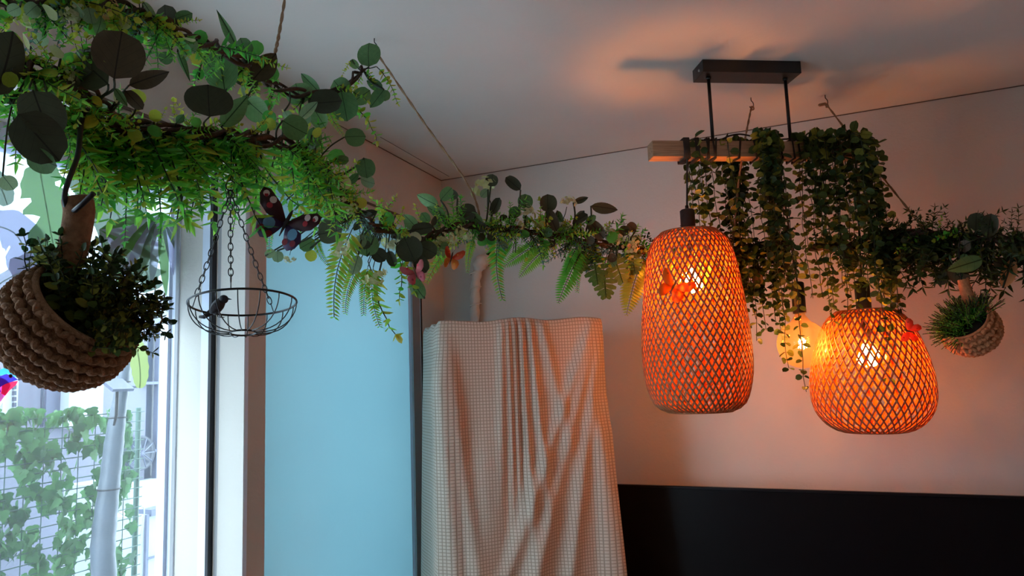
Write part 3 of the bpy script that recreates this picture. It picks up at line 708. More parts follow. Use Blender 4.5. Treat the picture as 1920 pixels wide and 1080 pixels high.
def beam_at(px):
    lo, hi = -.6, .9
    for _ in range(40):
        mi = (lo+hi)/2
        if proj(AX+E1b*mi)[0] < px: lo = mi
        else: hi = mi
    return mi
b0, b1 = beam_at(1219), beam_at(1614)
mb = MB(); mb.cbox((0, 0, 0), (b1-b0, 0, 0), (0, BH, 0), (0, 0, BH))
o = obj('beam', mb.mesh('beam', M['wood'], False), pend, frame(AX+E1b*(b0+b1)/2, E2, UP))
o.matrix_basis = WM[pend].inverted() @ Matrix.Translation(AX+E1b*(b0+b1)/2) @ Matrix(((E1b.x, E2.x, 0, 0), (E1b.y, E2.y, 0, 0), (0, 0, 1, 0), (0, 0, 0, 1)))
bv = o.modifiers.new('b', 'BEVEL'); bv.width = .002; bv.segments = 2
# black cord wound round the beam
def loop(px, slant=.0, n=1, r=.0038):
    s = beam_at(px); h = BH/2+.006; c = []
    for k in range(n*4+1):
        a = k/4; f = [(1, 1), (-1, 1), (-1, -1), (1, -1)][k % 4]
        c.append(AX+E1b*(s+slant*a)+E2*h*f[0]*(1.0)+UP*h*f[1])
    mb = MB(); mb.tube(c, r, 6)
    return mb
for px, sl, n in [(1276, .004, 5), (1298, .003, 4), (1316, .022, 2), (1340, -.026, 2), (1386, -.034, 1), (1402, .03, 1), (1420, .02, 2), (1450, .03, 1), (1475, .02, 2), (1495, .03, 2), (1530, .02, 3)]:
    obj('cord_winding', loop(px, sl, n).mesh('cord_winding', M['cord']), pend)
mb = MB(); mb.tube(bez([AX+E1b*beam_at(x)-E2*.02+UP*(BH/2+u) for x, u in [(1300, .004), (1345, .006), (1365, .02), (1385, .026), (1410, .018), (1440, .008), (1480, .012), (1500, .03), (1515, .012), (1545, .03), (1560, .02), (1580, .006)]], 4), .003, 6)
obj('cord', mb.mesh('cord', M['cord']), pend)

def spindle(sc, key, r, z0, z1):
    mb = MB(); mb.lathe([(.001, z1), (r*.5, z1), (r*.8, z1-.002), (r, z1-.006), (r, z0+.004), (r*.95, z0), (.001, z0)], 20, 0, Matrix.Translation(V((sc.x, sc.y, 0))))
    return obj('socket', mb.mesh('socket', M['black']), pend)
def drop_lamp(pxb, y_sock, y_top, prof_px, nstrip, twist, bulb_y, cx0):
    s = beam_at(pxb); c = AX+E1b*s
    zt, zbm = zat(c, y_top), zat(c, prof_px[-1][0]); d = proj(V((c.x, c.y, zt)))[2]
    k = d/F
    z1 = zat(c, y_sock)
    mb = MB(); st = c-E2*(BH/2+.004)
    mb.tube(bez([st+UP*.03, st-UP*.03, (st*.6+c*.4)*1.0-UP*(.0)+V((0, 0, -(c.z-z1)*.5)), V((c.x, c.y, z1))], 6), .0032, 8)
    obj('cord', mb.mesh('cord', M['cord']), pend)
    spindle(c, '', .0245, zt-.018, z1)
    mb = MB(); mb.tube([V((c.x, c.y, z1+.012)), V((c.x, c.y, z1-.002))], .006, 10); obj('cord_grip', mb.mesh('cord_grip', M['black']), pend)
    # profile
    ys = [p[0] for p in prof_px]; rs = [p[1]*k for p in prof_px]
    cur = bez([V((r, zat(c, y), 0)) for y, r in zip(ys, rs)], 4)
    # equal arc length
    Ls = [0]
    for i in range(1, len(cur)): Ls.append(Ls[-1]+(cur[i]-cur[i-1]).length)
    NS = 26; pr = []
    for i in range(NS+1):
        t = Ls[-1]*i/NS; j = max(1, next((q for q in range(len(Ls)) if Ls[q] >= t-1e-9), len(Ls)-1))
        f = (t-Ls[j-1])/(Ls[j]-Ls[j-1]+1e-12); pr.append(cur[j-1].lerp(cur[j], f))
    shade = obj('lamp_shade', None, pend, Matrix.Translation(V((c.x, c.y, zbm))))
    base = V((0, 0, zbm))
    meshes = []
    for sg in (1, -1):
        pts = []
        for i, q in enumerate(pr):
            a = sg*twist*(i/NS); off = .0007*sg
            pts.append((V(((q.x+off)*cos(a), (q.x+off)*sin(a), q.y-zbm)), V((cos(a), sin(a), 0))))
        mb = MB(); wd = .0030
        for i in range(NS+1):
            p = pts[i][0]; t = (pts[min(NS, i+1)][0]-pts[max(0, i-1)][0]).normalized(); nr = pts[i][1]
            wv = t.cross(nr).normalized(); nn = wv.cross(t).normalized()
            for a_, b_ in ((-1, 1), (1, 1), (1, -1), (-1, -1)):
                mb.v.append(tuple(p+wv*wd*a_+nn*.0004*b_))
        for i in range(NS):
            for q in range(4):
                q2 = (q+1) % 4; mb.f.append((i*4+q, i*4+q2, i*4+4+q2, i*4+4+q)); mb.m.append(0)
        meshes.append(mb.mesh('bamboo_strip', M['bamboo']))
    inner = []
    for sg in (1, -1):
        mb = MB(); wd = .0040
        for i in range(NS+1):
            q = pr[i]; a = sg*twist*.8*(i/NS); r_ = max(.01, q.x-.0055+.0006*sg); er = V((cos(a), sin(a), 0)); et = V((-sin(a), cos(a), 0))
            j0, j1 = max(0, i-1), min(NS, i+1); t = (er*(pr[j1].x-pr[j0].x)+V((0, 0, pr[j1].y-pr[j0].y))+et*sg*twist*.8*(j1-j0)/NS*q.x).normalized()
            wv = t.cross(er).normalized()
            for a_, b_ in ((-1, 1), (1, 1), (1, -1), (-1, -1)): mb.v.append(tuple(er*r_+V((0, 0, q.y-zbm))+wv*wd*a_+er*.0002*b_))
        for i in range(NS):
            for q in range(4):
                q2 = (q+1) % 4; mb.f.append((i*4+q, i*4+q2, i*4+4+q2, i*4+4+q)); mb.m.append(0)
        inner.append(mb.mesh('inner_strip', M['lining']))
    for kx in range(int(nstrip*.62)):
        for mi_ in (0, 1):
            obj('inner_strip', inner[mi_], shade, Matrix.Translation(V((c.x, c.y, zbm))) @ Matrix.Rotation(2*pi*(kx+.3*mi_)/int(nstrip*.62)+RND.uniform(-.02, .02), 4, 'Z'))
    for kx in range(nstrip):
        for mi_ in (0, 1):
            T = Matrix.Translation(V((c.x, c.y, zbm))) @ Matrix.Rotation(2*pi*(kx+.25*mi_)/nstrip+RND.uniform(-.012, .012), 4, 'Z')
            obj('bamboo_strip', meshes[mi_], shade, T)
    for nm, q, rr_ in (('rim', pr[-1], .0035), ('rim', pr[0], .003)):
        mb = MB(); mb.tube([V((c.x+q.x*cos(a), c.y+q.x*sin(a), q.y)) for a in [2*pi*i/48 for i in range(48)]], rr_, 6, closed=True)
        obj(nm, mb.mesh(nm, M['bamboo']), shade)
    mb = MB()
    for i in range(4):
        a = pi/4+i*pi/2; q = pr[0]; mb.tube([V((c.x, c.y, q.y-.004)), V((c.x+q.x*cos(a), c.y+q.x*sin(a), q.y))], .0018, 6)
    obj('shade_carrier', mb.mesh('shade_carrier', M['black']), shade)
    zbu = zat(c, bulb_y)
    mb = MB(); mb.tube([V((0, 0, zt-.02)), V((0, 0, zbu+.04))], .0135, 14, mi=1)
    mb.v = [(v[0]+c.x, v[1]+c.y, v[2]) for v in mb.v]
    mb.lathe([(.013, zbu+.043), (.022, zbu+.034), (.034, zbu+.018), (.039, zbu), (.035, zbu-.018), (.022, zbu-.032), (.001, zbu-.039)], 20, 0, Matrix.Translation(V((c.x, c.y, 0))))
    obj('bulb', mb.mesh('bulb', [M['glow'], M['black']]), pend, label='glowing orange bulb inside the shade')
    return c, zt, zbm, k
T1 = drop_lamp(1281, 392, 436, [(436, 52), (442, 60), (460, 73), (500, 83), (560, 91), (620, 97), (690, 98), (735, 90), (758, 80), (768, 66), (771, 58)], 52, 2.15, 528, 0)
T2 = drop_lamp(1592, 525, 583, [(583, 50), (588, 58), (605, 73), (640, 89), (690, 102), (730, 106), (765, 101), (790, 86), (804, 68), (808, 56)], 48, 1.35, 668, 0)
# middle drop: bare globe bulb
c = AX+E1b*beam_at(1474); zs1, zs0 = zat(c, 528), zat(c, 588); k = proj(V((c.x, c.y, zs0)))[2]/F
mb = MB(); a = AX+E1b*beam_at(1449)-E2*(BH/2+.004); mb.tube([a+UP*.03, a-UP*.028, V((c.x, c.y, zs1))], .0032, 8); obj('cord', mb.mesh('cord', M['cord']), pend)
spindle(c, '', .0215, zs0, zs1)
zc = zat(c, 645); R_b = 45*k
prof = [(.016, zs0+.004), (.017, zs0-.006)]+[(R_b*sin(a_), zc+R_b*cos(a_)) for a_ in [.42+.17*i for i in range(17)] if a_ < pi]+[(.0005, zc-R_b)]
mb = MB(); mb.lathe(prof, 32, 0, Matrix.Translation(V((c.x, c.y, 0)))); gb = obj('globe_bulb', mb.mesh('globe_bulb', M['amber']), pend, label='large clear amber globe bulb with glowing filament')
mb = MB(); mb.tube([V((c.x, c.y, zs0)), V((c.x, c.y, zc+.012))], .004, 8); obj('filament_post', mb.mesh('filament_post', M['amber']), gb)
mb = MB(); cc = V((c.x, c.y, zc+.004))
for i in range(6):
    a_ = i*pi/3; p0 = cc+V((cos(a_)*.006, sin(a_)*.006, .014)); p1 = cc+V((cos(a_)*.013, sin(a_)*.013, -.018))
    mb.tube([p0, p1], .0011, 5)
obj('filament', mb.mesh('filament', M['filament']), gb)
mb = MB(); h = cc-E2*.0+E1b*.022
mb.tube([h+V((cos(i*.9)*.004, sin(i*.9)*.004, .02-i*.0011)) for i in range(36)], .0005, 4); obj('filament', mb.mesh('filament', M['filament_dim']), gb)

# ================================================================== TRAILING VINES ON THE BEAM
def trailing(label, strands, budget, seed):
    rn = random.Random(seed)
    root = thing('trailing_vine', label, 'plant', AX+E1b*beam_at(strands[0][0])+UP*BH/2, 'trailing vines on the lamp beam')
    rest = MB(); left = budget
    lm = {}
    def lmesh(v, mat):
        if (v, mat) not in lm:
            mb = MB(); add_leaf(mb, I4, [.82, .7, .9][v], 'round', 5, [.15, .1, -.1][v], .12, [.1, .25, 0][v], 0, .12); lm[(v, mat)] = mb.mesh('leaf', [M[mat]])
        return lm[(v, mat)]
    order = sorted(strands, key=lambda s: -s[2])        # strands hanging in front first
    for (px, ye, fr, lean) in order:
        s = beam_at(px); tp = AX+E1b*s+UP*(BH/2+.012)+E2*rn.uniform(-.01, .02)
        off = -(BH/2+.012+fr) if fr >= 0 else (BH/2+.012-fr)
        p1 = AX+E1b*(s+rn.uniform(-.01, .01))+E2*off*.8+UP*(BH/2+.002)
        zend = zat(AX+E1b*s+E2*off, ye); n = max(3, int((p1.z-zend)/.05))
        pts = [tp, p1]
        wx, wy = 0, 0
        for i in range(1, n+1):
            t = i/n; wx += rn.uniform(-.008, .008); wy += rn.uniform(-.008, .008)
            pts.append(V((p1.x, p1.y, p1.z+(zend-p1.z)*t))+E1b*(wx+lean*t*.05)+E2*(wy+off*.2))
        c = bez(pts, 5)
        mb = MB(); mb.tube(c, [.0013]*len(c), 4); st = obj('strand', mb.mesh('strand', M['twig']), root)
        acc = 0; side = rn.random()*6
        for i in range(1, len(c)):
            acc += (c[i]-c[i-1]).length
            if acc < rn.uniform(.017, .026): continue
            acc = 0; d = (c[i]-c[i-1]).normalized(); side += 1.57+rn.uniform(-.3, .3); tt = i/len(c)
            for kk in (0, pi):
                if rn.random() < .06: continue
                o_ = Matrix.Rotation(side+kk, 3, d) @ d.orthogonal().normalized()
                ld = (o_+d*rn.uniform(.1, .7)); sz = rn.uniform(.027, .040)*(1-.35*tt)
                nz = rdir(rn)*.7-d*.6+(CAM-c[i]).normalized()*.5
                T = frame(c[i], ld, nz, sz); v = rn.randrange(3)
                mat = 'viney' if rn.random() < .22 else 'vine' if rn.random() < .7 else 'deep'
                if left > 0:
                    left -= 1; obj('leaf', lmesh(v, mat), st, T)
                else: add_leaf(rest, T, .82, 'round', 4, .1, .12, .1, ['vine', 'viney', 'deep'].index(mat), .12)
    if rest.v:
        obj('leaves', rest.mesh('leaves', [M['vine'], M['viney'], M['deep']]), root, kind='stuff')
    return root
trailing('sparse thin vine on the left part of the oak beam, above the tall lampshade', [(1296, 372, .004, 0), (1306, 440, -.015, .5), (1318, 470, -.01, .5), (1330, 500, -.02, .3), (1342, 540, -.012, .3), (1352, 470, -.0, .2), (1362, 520, -.01, .3), (1300, 400, -.02, -.4)], 300, 1)
trailing('long trailing vine on the middle of the oak beam, reaching down beside the globe bulb', [(1376, 540, -.02, .2), (1386, 590, -.03, .3), (1394, 540, -.01, .1), (1400, 640, -.02, .2), (1408, 470, .01, 0), (1380, 480, -.02, .1), (1392, 620, -.04, .0), (1384, 560, -.03, .2), (1398, 600, -.03, .3), (1412, 620, -.02, .1), (1442, 600, -.02, .2), (1456, 580, -.03, .1), (1466, 540, -.03, .2), (1374, 500, -.03, -.1), (1414, 560, .01, .4), (1420, 690, .04, .1), (1426, 600, .02, .2), (1434, 735, .05, .2), (1440, 540, .0, .4), (1446, 640, -.03, .4), (1454, 520, -.01, .3), (1462, 500, -.02, .3), (1425, 400, .03, 0), (1412, 380, .03, 0), (1432, 410, .03, 0), (1408, 520, .02, 0), (1418, 480, .03, 0), (1430, 560, .03, 0)], 300, 2)
trailing('thick bushy vine covering the right end of the oak beam above the short lampshade',
         [(1490, 420, .01, 0), (1494, 470, .0, -.3), (1496, 560, .01, -.1), (1504, 470, .03, .2), (1510, 540, .02, .1), (1518, 610, .02, 0), (1524, 500, .035, .2), (1530, 580, .0, .1), (1538, 540, .03, .1), (1546, 590, .01, .3), (1552, 470, .045, .1), (1558, 600, .025, .2), (1564, 560, .0, .3), (1572, 710, .10, -.2), (1578, 560, .03, .4), (1584, 600, .02, .7), (1590, 520, .04, .5), (1594, 640, .06, .8), (1598, 590, .0, .9), (1602, 470, .03, .9), (1605, 600, .02, 1.3), (1608, 540, -.01, 1.4), (1611, 580, .01, 1.7), (1570, 420, .04, 0), (1590, 430, .04, .3), (1540, 410, .04, 0), (1515, 400, .035, 0), (1605, 400, .03, .5), (1612, 620, .03, 1.2), (1600, 560, -.03, .4), (1520, 560, -.03, .2), (1560, 540, -.04, .2)], 300, 3)

# ================================================================== ROPES
def rope(label, pts, hook=True, r=.0032, grp=None):
    pts = [V(p) for p in pts]; c = bez(pts, 14)
    root = thing('hanging_rope', label, 'rope', pts[0], grp)
    for j in range(2):
        q = []; ref = None
        for i, p in enumerate(c):
            t = (c[min(i+1, len(c)-1)]-c[max(i-1, 0)]).normalized(); x = t.orthogonal().normalized(); x = (V((1, .3, .2))-t*V((1, .3, .2)).dot(t)).normalized(); y = t.cross(x)
            a = i*1.15+j*pi; q.append(p+(x*cos(a)+y*sin(a))*r*.55)
        mb = MB(); mb.tube(q, r*.72, 6); obj('strand', mb.mesh('strand', M['rope']), root)
    if hook:
        p = V((pts[0].x, pts[0].y, CEIL)); mb = MB()
        mb.tube(bez([p, p-UP*.012, p-UP*.02+cr*.006, p-UP*.03+cr*.008, p-UP*.04+cr*.004, p-UP*.042-cr*.004, p-UP*.036-cr*.008], 4), .0016, 6)
        obj('ceiling_hook', mb.mesh('ceiling_hook', M['blackwire']), root, label='small black screw hook')
        mb = MB(); mb.tube(bez([p-UP*.036+cr*.006, p-UP*.045+cr*.010+cf*.006, p-UP*.05, p-UP*.04-cf*.006, p-UP*.036+cr*.006], 4), r*.9, 6); obj('knot', mb.mesh('knot', M['rope']), root)
    return root
def hk(px, py): p = onz(px, py, CEIL); return V((p.x, p.y, CEIL-.036))
rope('jute rope hanging from the ceiling at the upper left through dark round leaves', [hk(540, -62), P(524, 60, 1.55), P(512, 120, 1.5), P(505, 190, 1.44), P(498, 262, 1.325)])
h2 = hk(702, 72); g = G3.c[G3.at((905, 425))]
rope('long jute rope slanting from the black ceiling hook down to the garland over the cabinet', [h2, h2.lerp(P(882, 354, 2.24), .5)-UP*.004, P(882, 354, 2.24), g])
rope('thin jute rope behind the black lamp rods', [hk(1408, 183), P(1397, 262, 2.52), P(1384, 350, 2.5), P(1374, 462, 2.5)])
h4 = hk(1547, 178); r4 = rope('jute rope slanting from the ceiling hook down to the right garland', [h4, h4.lerp(P(1733, 430, 2.345), .5)-UP*.004, P(1733, 430, 2.345)])
mb = MB(); mb.tube(bez([h4, h4-cr*.018-UP*.004, h4-cr*.03-UP*.006], 5), [.005, .006, .006, .006, .006, .006, .006, .006, .005, .004, .002], 7); obj('rope_end', mb.mesh('rope_end', M['rope']), r4)

# ================================================================== CROCHET BASKETS
def crochet_basket(name, label, ox, oy, d, ax, sc, mat, grp, handle, rows, hr, seed):
    """opening centre px, depth, axis (right, up, towards camera), metres per design pixel"""
    rn = random.Random(seed)
    O = P(ox, oy, d); A = (cr*ax[0]+cu*ax[1]-cf*ax[2]).normalized(); X = cr-A*cr.dot(A); X.normalize(); Y = A.cross(X)
    T = Matrix.Identity(4)
    for i in range(3): T[i][0], T[i][1], T[i][2], T[i][3] = X[i], Y[i], A[i], O[i]
    root = thing(name, label, 'basket', O-A*.1, grp)
    pr = [V((r*sc, -h*sc, 0)) for h, r in [(0, 100), (25, 110), (50, 116), (80, 115), (108, 104), (134, 82), (154, 54), (165, 28), (168, 4)]]
    c = bez(pr, 4)
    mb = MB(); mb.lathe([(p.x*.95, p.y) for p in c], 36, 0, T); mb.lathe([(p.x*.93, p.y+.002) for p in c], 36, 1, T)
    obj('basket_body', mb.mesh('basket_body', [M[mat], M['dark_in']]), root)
    mb = MB(); L_ = [0]
    for i in range(1, len(c)): L_.append(L_[-1]+(c[i]-c[i-1]).length)
    for k in range(rows):
        t = L_[-1]*(k+.5)/rows; j = next(q for q in range(len(L_)) if L_[q] >= t); f = (t-L_[j-1])/(L_[j]-L_[j-1]); p = c[j-1].lerp(c[j], f)
        tg = (c[j]-c[j-1]).normalized(); rh = L_[-1]/rows
        n = max(4, int(2*pi*p.x/(rh*1.15)))
        for i in range(n):
            for sg in (-1, 1):
                a = 2*pi*(i+.5*(k % 2)+sg*.24)/n
                er = V((cos(a), sin(a), 0)); et = V((-sin(a), cos(a), 0)); ez = V((tg.x*cos(a), tg.x*sin(a), tg.y))
                nn = et.cross(ez).normalized()
                if nn.dot(er) < 0 and p.x > .02*sc*100: nn = -nn
                ld = (et*.75*1+ez*sg*.65).normalized(); wd = nn.cross(ld)
                cpt = V((p.x*cos(a), p.x*sin(a), p.y))
                E = Matrix.Identity(4); ln, w_, th = rh*.60, rh*.34, rh*.50; jit = 1+rn.uniform(-.12, .12)
                for q in range(3): E[q][0], E[q][1], E[q][2], E[q][3] = ld[q]*ln*jit, wd[q]*w_*jit, nn[q]*th*jit, cpt[q]
                mb.ell(T @ E, 7, 4)
    obj('crochet_stitches', mb.mesh('crochet_stitches', M[mat]), root)
    # rim cord
    mb = MB(); mb.tube([T @ V((100*sc*cos(a), 100*sc*sin(a), .0)) for a in [2*pi*i/40 for i in range(40)]], 6*sc, 7, closed=True); obj('rim_cord', mb.mesh('rim_cord', M[mat]), root)
    # wrapped handle
    hp = bez([P(*q) for q in handle], 7); mb = MB()
    for i in range(len(hp)-1):
        for u in (0, .5):
            p = hp[i].lerp(hp[i+1], u); t = (hp[i+1]-hp[i]).normalized(); x = t.orthogonal().normalized(); y = t.cross(x)
            r = hr[0]+(hr[1]-hr[0])*(i/len(hp))
            mb.tube([p+(x*cos(a)+y*sin(a))*r+t*a*r*.05 for a in [2*pi*q/14 for q in range(14)]], r*.22, 5, closed=True)
    mb.tube(hp, [hr[0]+(hr[1]-hr[0])*(i/len(hp)) for i in range(len(hp))], 12)
    obj('handle', mb.mesh('handle', M[mat]), root)
    return root, T, A, O
BL = crochet_basket('crochet_basket', 'large brown crochet basket hanging by the window, tilted with a dark leafy bush', 166, 574, .93, (.74, .66, .12), .93/F, 'crochet', 'crochet baskets hung from the garlands',
                    [(112, 505, .93), (132, 480, .93), (142, 440, .93), (148, 400, .93), (146, 378, .93)], 11, (.0150, .0155), 5)
BR = crochet_basket('crochet_basket', 'small tan crochet basket hanging at the right under the garland', 1808, 603, 2.22, (-.66, .66, .30), .41*2.22/F, 'crochet2', 'crochet baskets hung from the garlands',
                    [(1826, 575, 2.22), (1818, 562, 2.22), (1811, 545, 2.22), (1806, 525, 2.22)], 8, (.0165, .013), 6)
# hooks
def hook(label, pts, r, loc):
    root = thing('hook', label, 'hook', P(*pts[0])); mb = MB(); mb.tube(bez([P(*q) for q in pts], 6), r, 8); obj('hook_wire', mb.mesh('hook_wire', M['blackwire']), root)
hook('thick black hook holding the large crochet basket', [(168, 216, .985), (160, 206, .965), (152, 232, .95), (146, 290, .94), (128, 340, .915), (121, 372, .91), (130, 398, .925), (148, 388, .905), (176, 362, .90)], .0035, 0)
hook('small black wire loop holding the small tan crochet basket', [(1808, 446, 2.285), (1802, 436, 2.27), (1799, 460, 2.25), (1800, 510, 2.23), (1808, 534, 2.215), (1815, 524, 2.21)], .0018, 0)
def bush(name, label, T, A, O, sc, meshes, n, ln, spread, seed, grp=None):
    rn = random.Random(seed); root = thing(name, label, 'plant', O-A*.02, grp)
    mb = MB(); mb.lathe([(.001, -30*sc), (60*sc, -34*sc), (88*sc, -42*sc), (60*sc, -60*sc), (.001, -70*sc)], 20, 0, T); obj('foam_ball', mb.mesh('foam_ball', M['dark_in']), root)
    i = 0
    while i < n:
        a = rn.random()*2*pi; rr_ = sqrt(rn.random()); th = rr_*spread
        b = V((cos(a)*rr_*62*sc, sin(a)*rr_*62*sc, -32*sc)); d = V((cos(a)*sin(th), sin(a)*sin(th), cos(th)))
        if (T.to_3x3() @ d).dot(-cf) > .5: continue
        i += 1
        l_ = ln*rn.uniform(.75, 1.15)*(1-.15*rr_)
        R3 = T.to_3x3(); obj('leafy_sprig', rn.choice(meshes), root, frame(T @ b, R3 @ d, rdir(rn), l_*sc, 1.1, 1.1))
    return root
S_BSH = [proto('bsh%d' % i, lambda mb: sprig(mb, 8, .24, .62, 'round', .15, 2, R_, 4), [M['twig'], M['deep'], M['vine'], M['viney']]) for i in range(4)]
bush('boxwood_bush', 'dark green round-leaved bush in the large crochet basket', BL[1], BL[2], BL[3], .93/F, S_BSH, 125, 122, 1.0, 4)
bush('fern_bush', 'feathery green bush in the small tan crochet basket', BR[1], BR[2], BR[3], .41*2.22/F, S_NDG, 70, 150, 1.1, 5)

# ================================================================== WIRE BOWL ON CHAINS, WITH BIRD
dW = 1.20
Rb = (cr*cos(radians(5.7))+cu*sin(radians(5.7))); Uv = (cu*cos(radians(5.7))-cr*sin(radians(5.7)))
Ub = (Uv*.965+cf*.263).normalized(); Fb = Rb.cross(Ub).normalized()       # Fb towards/away in the rim plane
ctr = P(456, 568, dW); rw = 96*dW/F
bowl = thing('wire_bowl', 'black wire bowl hanging on three chains beside the window frame', 'hanging bowl', ctr-Ub*.05)
def rimp(a, r=rw, h=0): return ctr+Rb*(cos(a)*r)+Fb*(sin(a)*r)-Ub*h
mb = MB(); mb.tube([rimp(2*pi*i/48) for i in range(48)], .0019, 7, closed=True); obj('rim', mb.mesh('rim', M['blackwire']), bowl)
mb = MB(); mb.tube([rimp(2*pi*i/24, .02, .051) for i in range(24)], .0016, 6, closed=True); obj('base_ring', mb.mesh('base_ring', M['blackwire']), bowl)
for k_ in range(16):
    a = 2*pi*(k_+.3)/16; mb = MB()
    mb.tube([rimp(a, .02+(rw-.02)*cos(t*pi/2)**.8, .051*sin(t*pi/2)) for t in [i/9 for i in range(10)]], .0010, 5)
    obj('rib', mb.mesh('rib', M['blackwire']), bowl)
top = P(432, 338, 1.20)
mb = MB(); rt = 10*dW/F; mb.tube([top-UP*rt+cr*cos(a)*rt*.85+UP*sin(a)*rt for a in [2*pi*i/20 for i in range(20)]], .0012, 6, closed=True); obj('top_ring', mb.mesh('top_ring', M['blackwire']), bowl)
mb = MB(); mb.tube(bez([top, top+UP*.02+cf*.004, G2.c[G2.at((430, 253))]+UP*.008, G2.c[G2.at((430, 253))]-cf*.01], 5), .0011, 5); obj('hanger_wire', mb.mesh('hanger_wire', M['blackwire']), bowl)
mb = MB(); mb.tube([V((cos(a)*.30*(1.0), sin(a)*.62, 0)) for a in [2*pi*i/16 for i in range(16)]], .075, 5, closed=True); LINK = mb.mesh('chain_link', M['blackwire'])
fromp = top-UP*rt*2
for tgt in [rimp(pi*1.0), rimp(atan2(-1, .28)), rimp(atan2(1, .16))]:
    t_ = tgt-fromp; L0 = t_.length; n = int(L0*.93/.0122); ch = obj('chain', None, bowl, Matrix.Translation(fromp))
    for i in range(n):
        p = fromp+t_*((i+.5)*.0122/L0)-UP*.004*sin(pi*i/n)
        obj('chain_link', LINK, ch, frame(p, t_, (cr+cf*.6 if i % 2 else cf-cr*.6), .0122))
    e = fromp+t_*(n*.0122/L0-.0)
    mb = MB(); mb.tube([e, tgt], .0009, 5); obj('wire_end', mb.mesh('wire_end', M['blackwire']), ch)
# bird
bp = rimp(pi*1.12, rw*.62, .012); bd = P(408, 574, dW-.035)
bird = thing('bird_figurine', 'small charcoal bird figurine perched in the black wire bowl', 'figurine', bd-cu*.014)
mb = MB(); u = .001
def El(c_, a1, a2, a3, l1, l2, l3):
    E = Matrix.Identity(4)
    for q in range(3): E[q][0], E[q][1], E[q][2], E[q][3] = a1[q]*l1, a2[q]*l2, a3[q]*l3, c_[q]
    mb.ell(E, 14, 9)
d1 = (cr*.62+cu*.78).normalized(); d2 = cf; d3 = d1.cross(d2)
El(bd, d1, d2, d3, .016, .0085, .0095); El(bd+d1*.014+cr*.001, cr, d2, cu, .0075, .0068, .0072)
mb.tube([bd+d1*.014+cr*.006+cu*.001, bd+d1*.014+cr*.014], [.0022, .0003], 6)
mb.tube([bd-d1*.010-cr*.002, bd-d1*.02-cr*.010-cu*.002, bd-d1*.022-cr*.016+cu*.0], [.006, .0035, .0022], 8)
obj('body', mb.mesh('body', M['bird']), bird)
mb = MB(); El(bd-d1*.002-cf*.007, d1, d2, d3, .013, .0025, .0065); obj('wing', mb.mesh('wing', M['bird']), bird)
for sg in (-1, 1):
    mb = MB(); a = bd-cu*.008+cf*.004*sg; mb.tube([a, a-cu*.009+cr*.002], .0007, 5)
    for t in (-.4, 0, .4): mb.tube([a-cu*.009+cr*.002, a-cu*.0105+cr*.009+cf*.004*t], .0005, 4)
    obj('leg', mb.mesh('leg', M['blackwire']), bird)

# ================================================================== BUTTERFLIES
BM = {}
def cmat(key, rgb, tr=.3):
    if key not in BM: BM[key] = princ(key, lin(*rgb), .6, .18, 90, transl=tr)
    return BM[key]
def wing(fore):
    pts = [(0, .02), (.35, .42), (.78, .66), (.98, .62), (1.0, .42), (.86, .16), (.6, .0), (.2, -.06)] if fore else [(0, -.02), (.3, .0), (.62, -.06), (.74, -.26), (.66, -.52), (.46, -.68), (.26, -.62), (.1, -.3)]
    mb = MB(); c = (.45, .28) if fore else (.38, -.3)
    v = [(p[0], p[1], .0) for p in pts]+[(c[0], c[1], .05)]; n = len(pts)
    v2 = [(a, b, z-.012) for a, b, z in v]
    mb.add(v, [(i, (i+1) % n, n) for i in range(n)]); mb.add(v2, [((i+1) % n, i, n) for i in range(n)])
    o = 0
    mb.f += [(i, i+n+1, (i+1) % n+n+1, (i+1) % n) for i in range(n)]; mb.m += [0]*n
    return mb
def butterfly(label, px, py, d, ang, size, fold, cols, spots, tow=(0, 0)):
    O = P(px, py, d); a = radians(ang); Yb = cr*cos(a)+cu*sin(a); nb = (-cf+cr*tow[0]+cu*tow[1]).normalized()
    T0 = frame(O, Yb, nb, size)
    root = thing('butterfly', label, 'butterfly ornament', O)
    mb = MB(); mb.tube([(0, -.42, .02), (0, -.2, .03), (0, .05, .04), (0, .28, .03), (0, .4, .03)], [.015, .04, .06, .05, .02], 8)
    for sg in (-1, 1): mb.tube([(0, .36, .03), (sg*.12, .62, .06)], .008, 4)
    obj('body', mb.mesh('body', cmat(label+' body', cols[2], 0)), root, T0)
    for sg in (-1, 1):
        R = Matrix.Rotation(-sg*radians(fold), 4, 'Y') @ Matrix.Scale(sg, 4, V((1, 0, 0)))
        for fore in (1, 0):
            wm = wing(fore).mesh('wing', cmat(label+(' fore' if fore else ' hind'), cols[0 if fore else 1], .75 if 'tall lampshade' in label or 'coral' in label else .3)); w_ = obj('wing', wm, root, T0 @ R)
            for (f_, x, y, r, col) in spots:
                if f_ == fore:
                    mb = MB(); ring = [(x+r*cos(t)*(1.0), y+r*sin(t), .064-abs(x-.42)*.09) for t in [2*pi*i/10 for i in range(10)]]
                    mb.add(ring+[(x, y, .068-abs(x-.42)*.09)], [(i, (i+1) % 10, 10) for i in range(10)])
                    obj('wing_spot', mb.mesh('wing_spot', cmat('spot%s' % (col,), col)), w_, T0 @ R)
butterfly('large dark butterfly with maroon, blue and red-spotted wings on the left garland', 537, 418, 1.26, 62, .062, 22, ((70, 26, 34), (74, 52, 92), (30, 20, 24)),
          [(1, .6, .42, .10, (236, 214, 206)), (1, .62, .24, .085, (200, 54, 66)), (1, .84, .5, .09, (236, 214, 206)), (1, .82, .46, .055, (180, 40, 50)), (0, .42, -.2, .17, (120, 168, 204)), (0, .56, -.42, .10, (150, 40, 60)), (0, .56, -.42, .05, (236, 150, 90)), (0, .3, -.48, .10, (150, 40, 60)), (0, .3, -.48, .05, (236, 150, 90))])
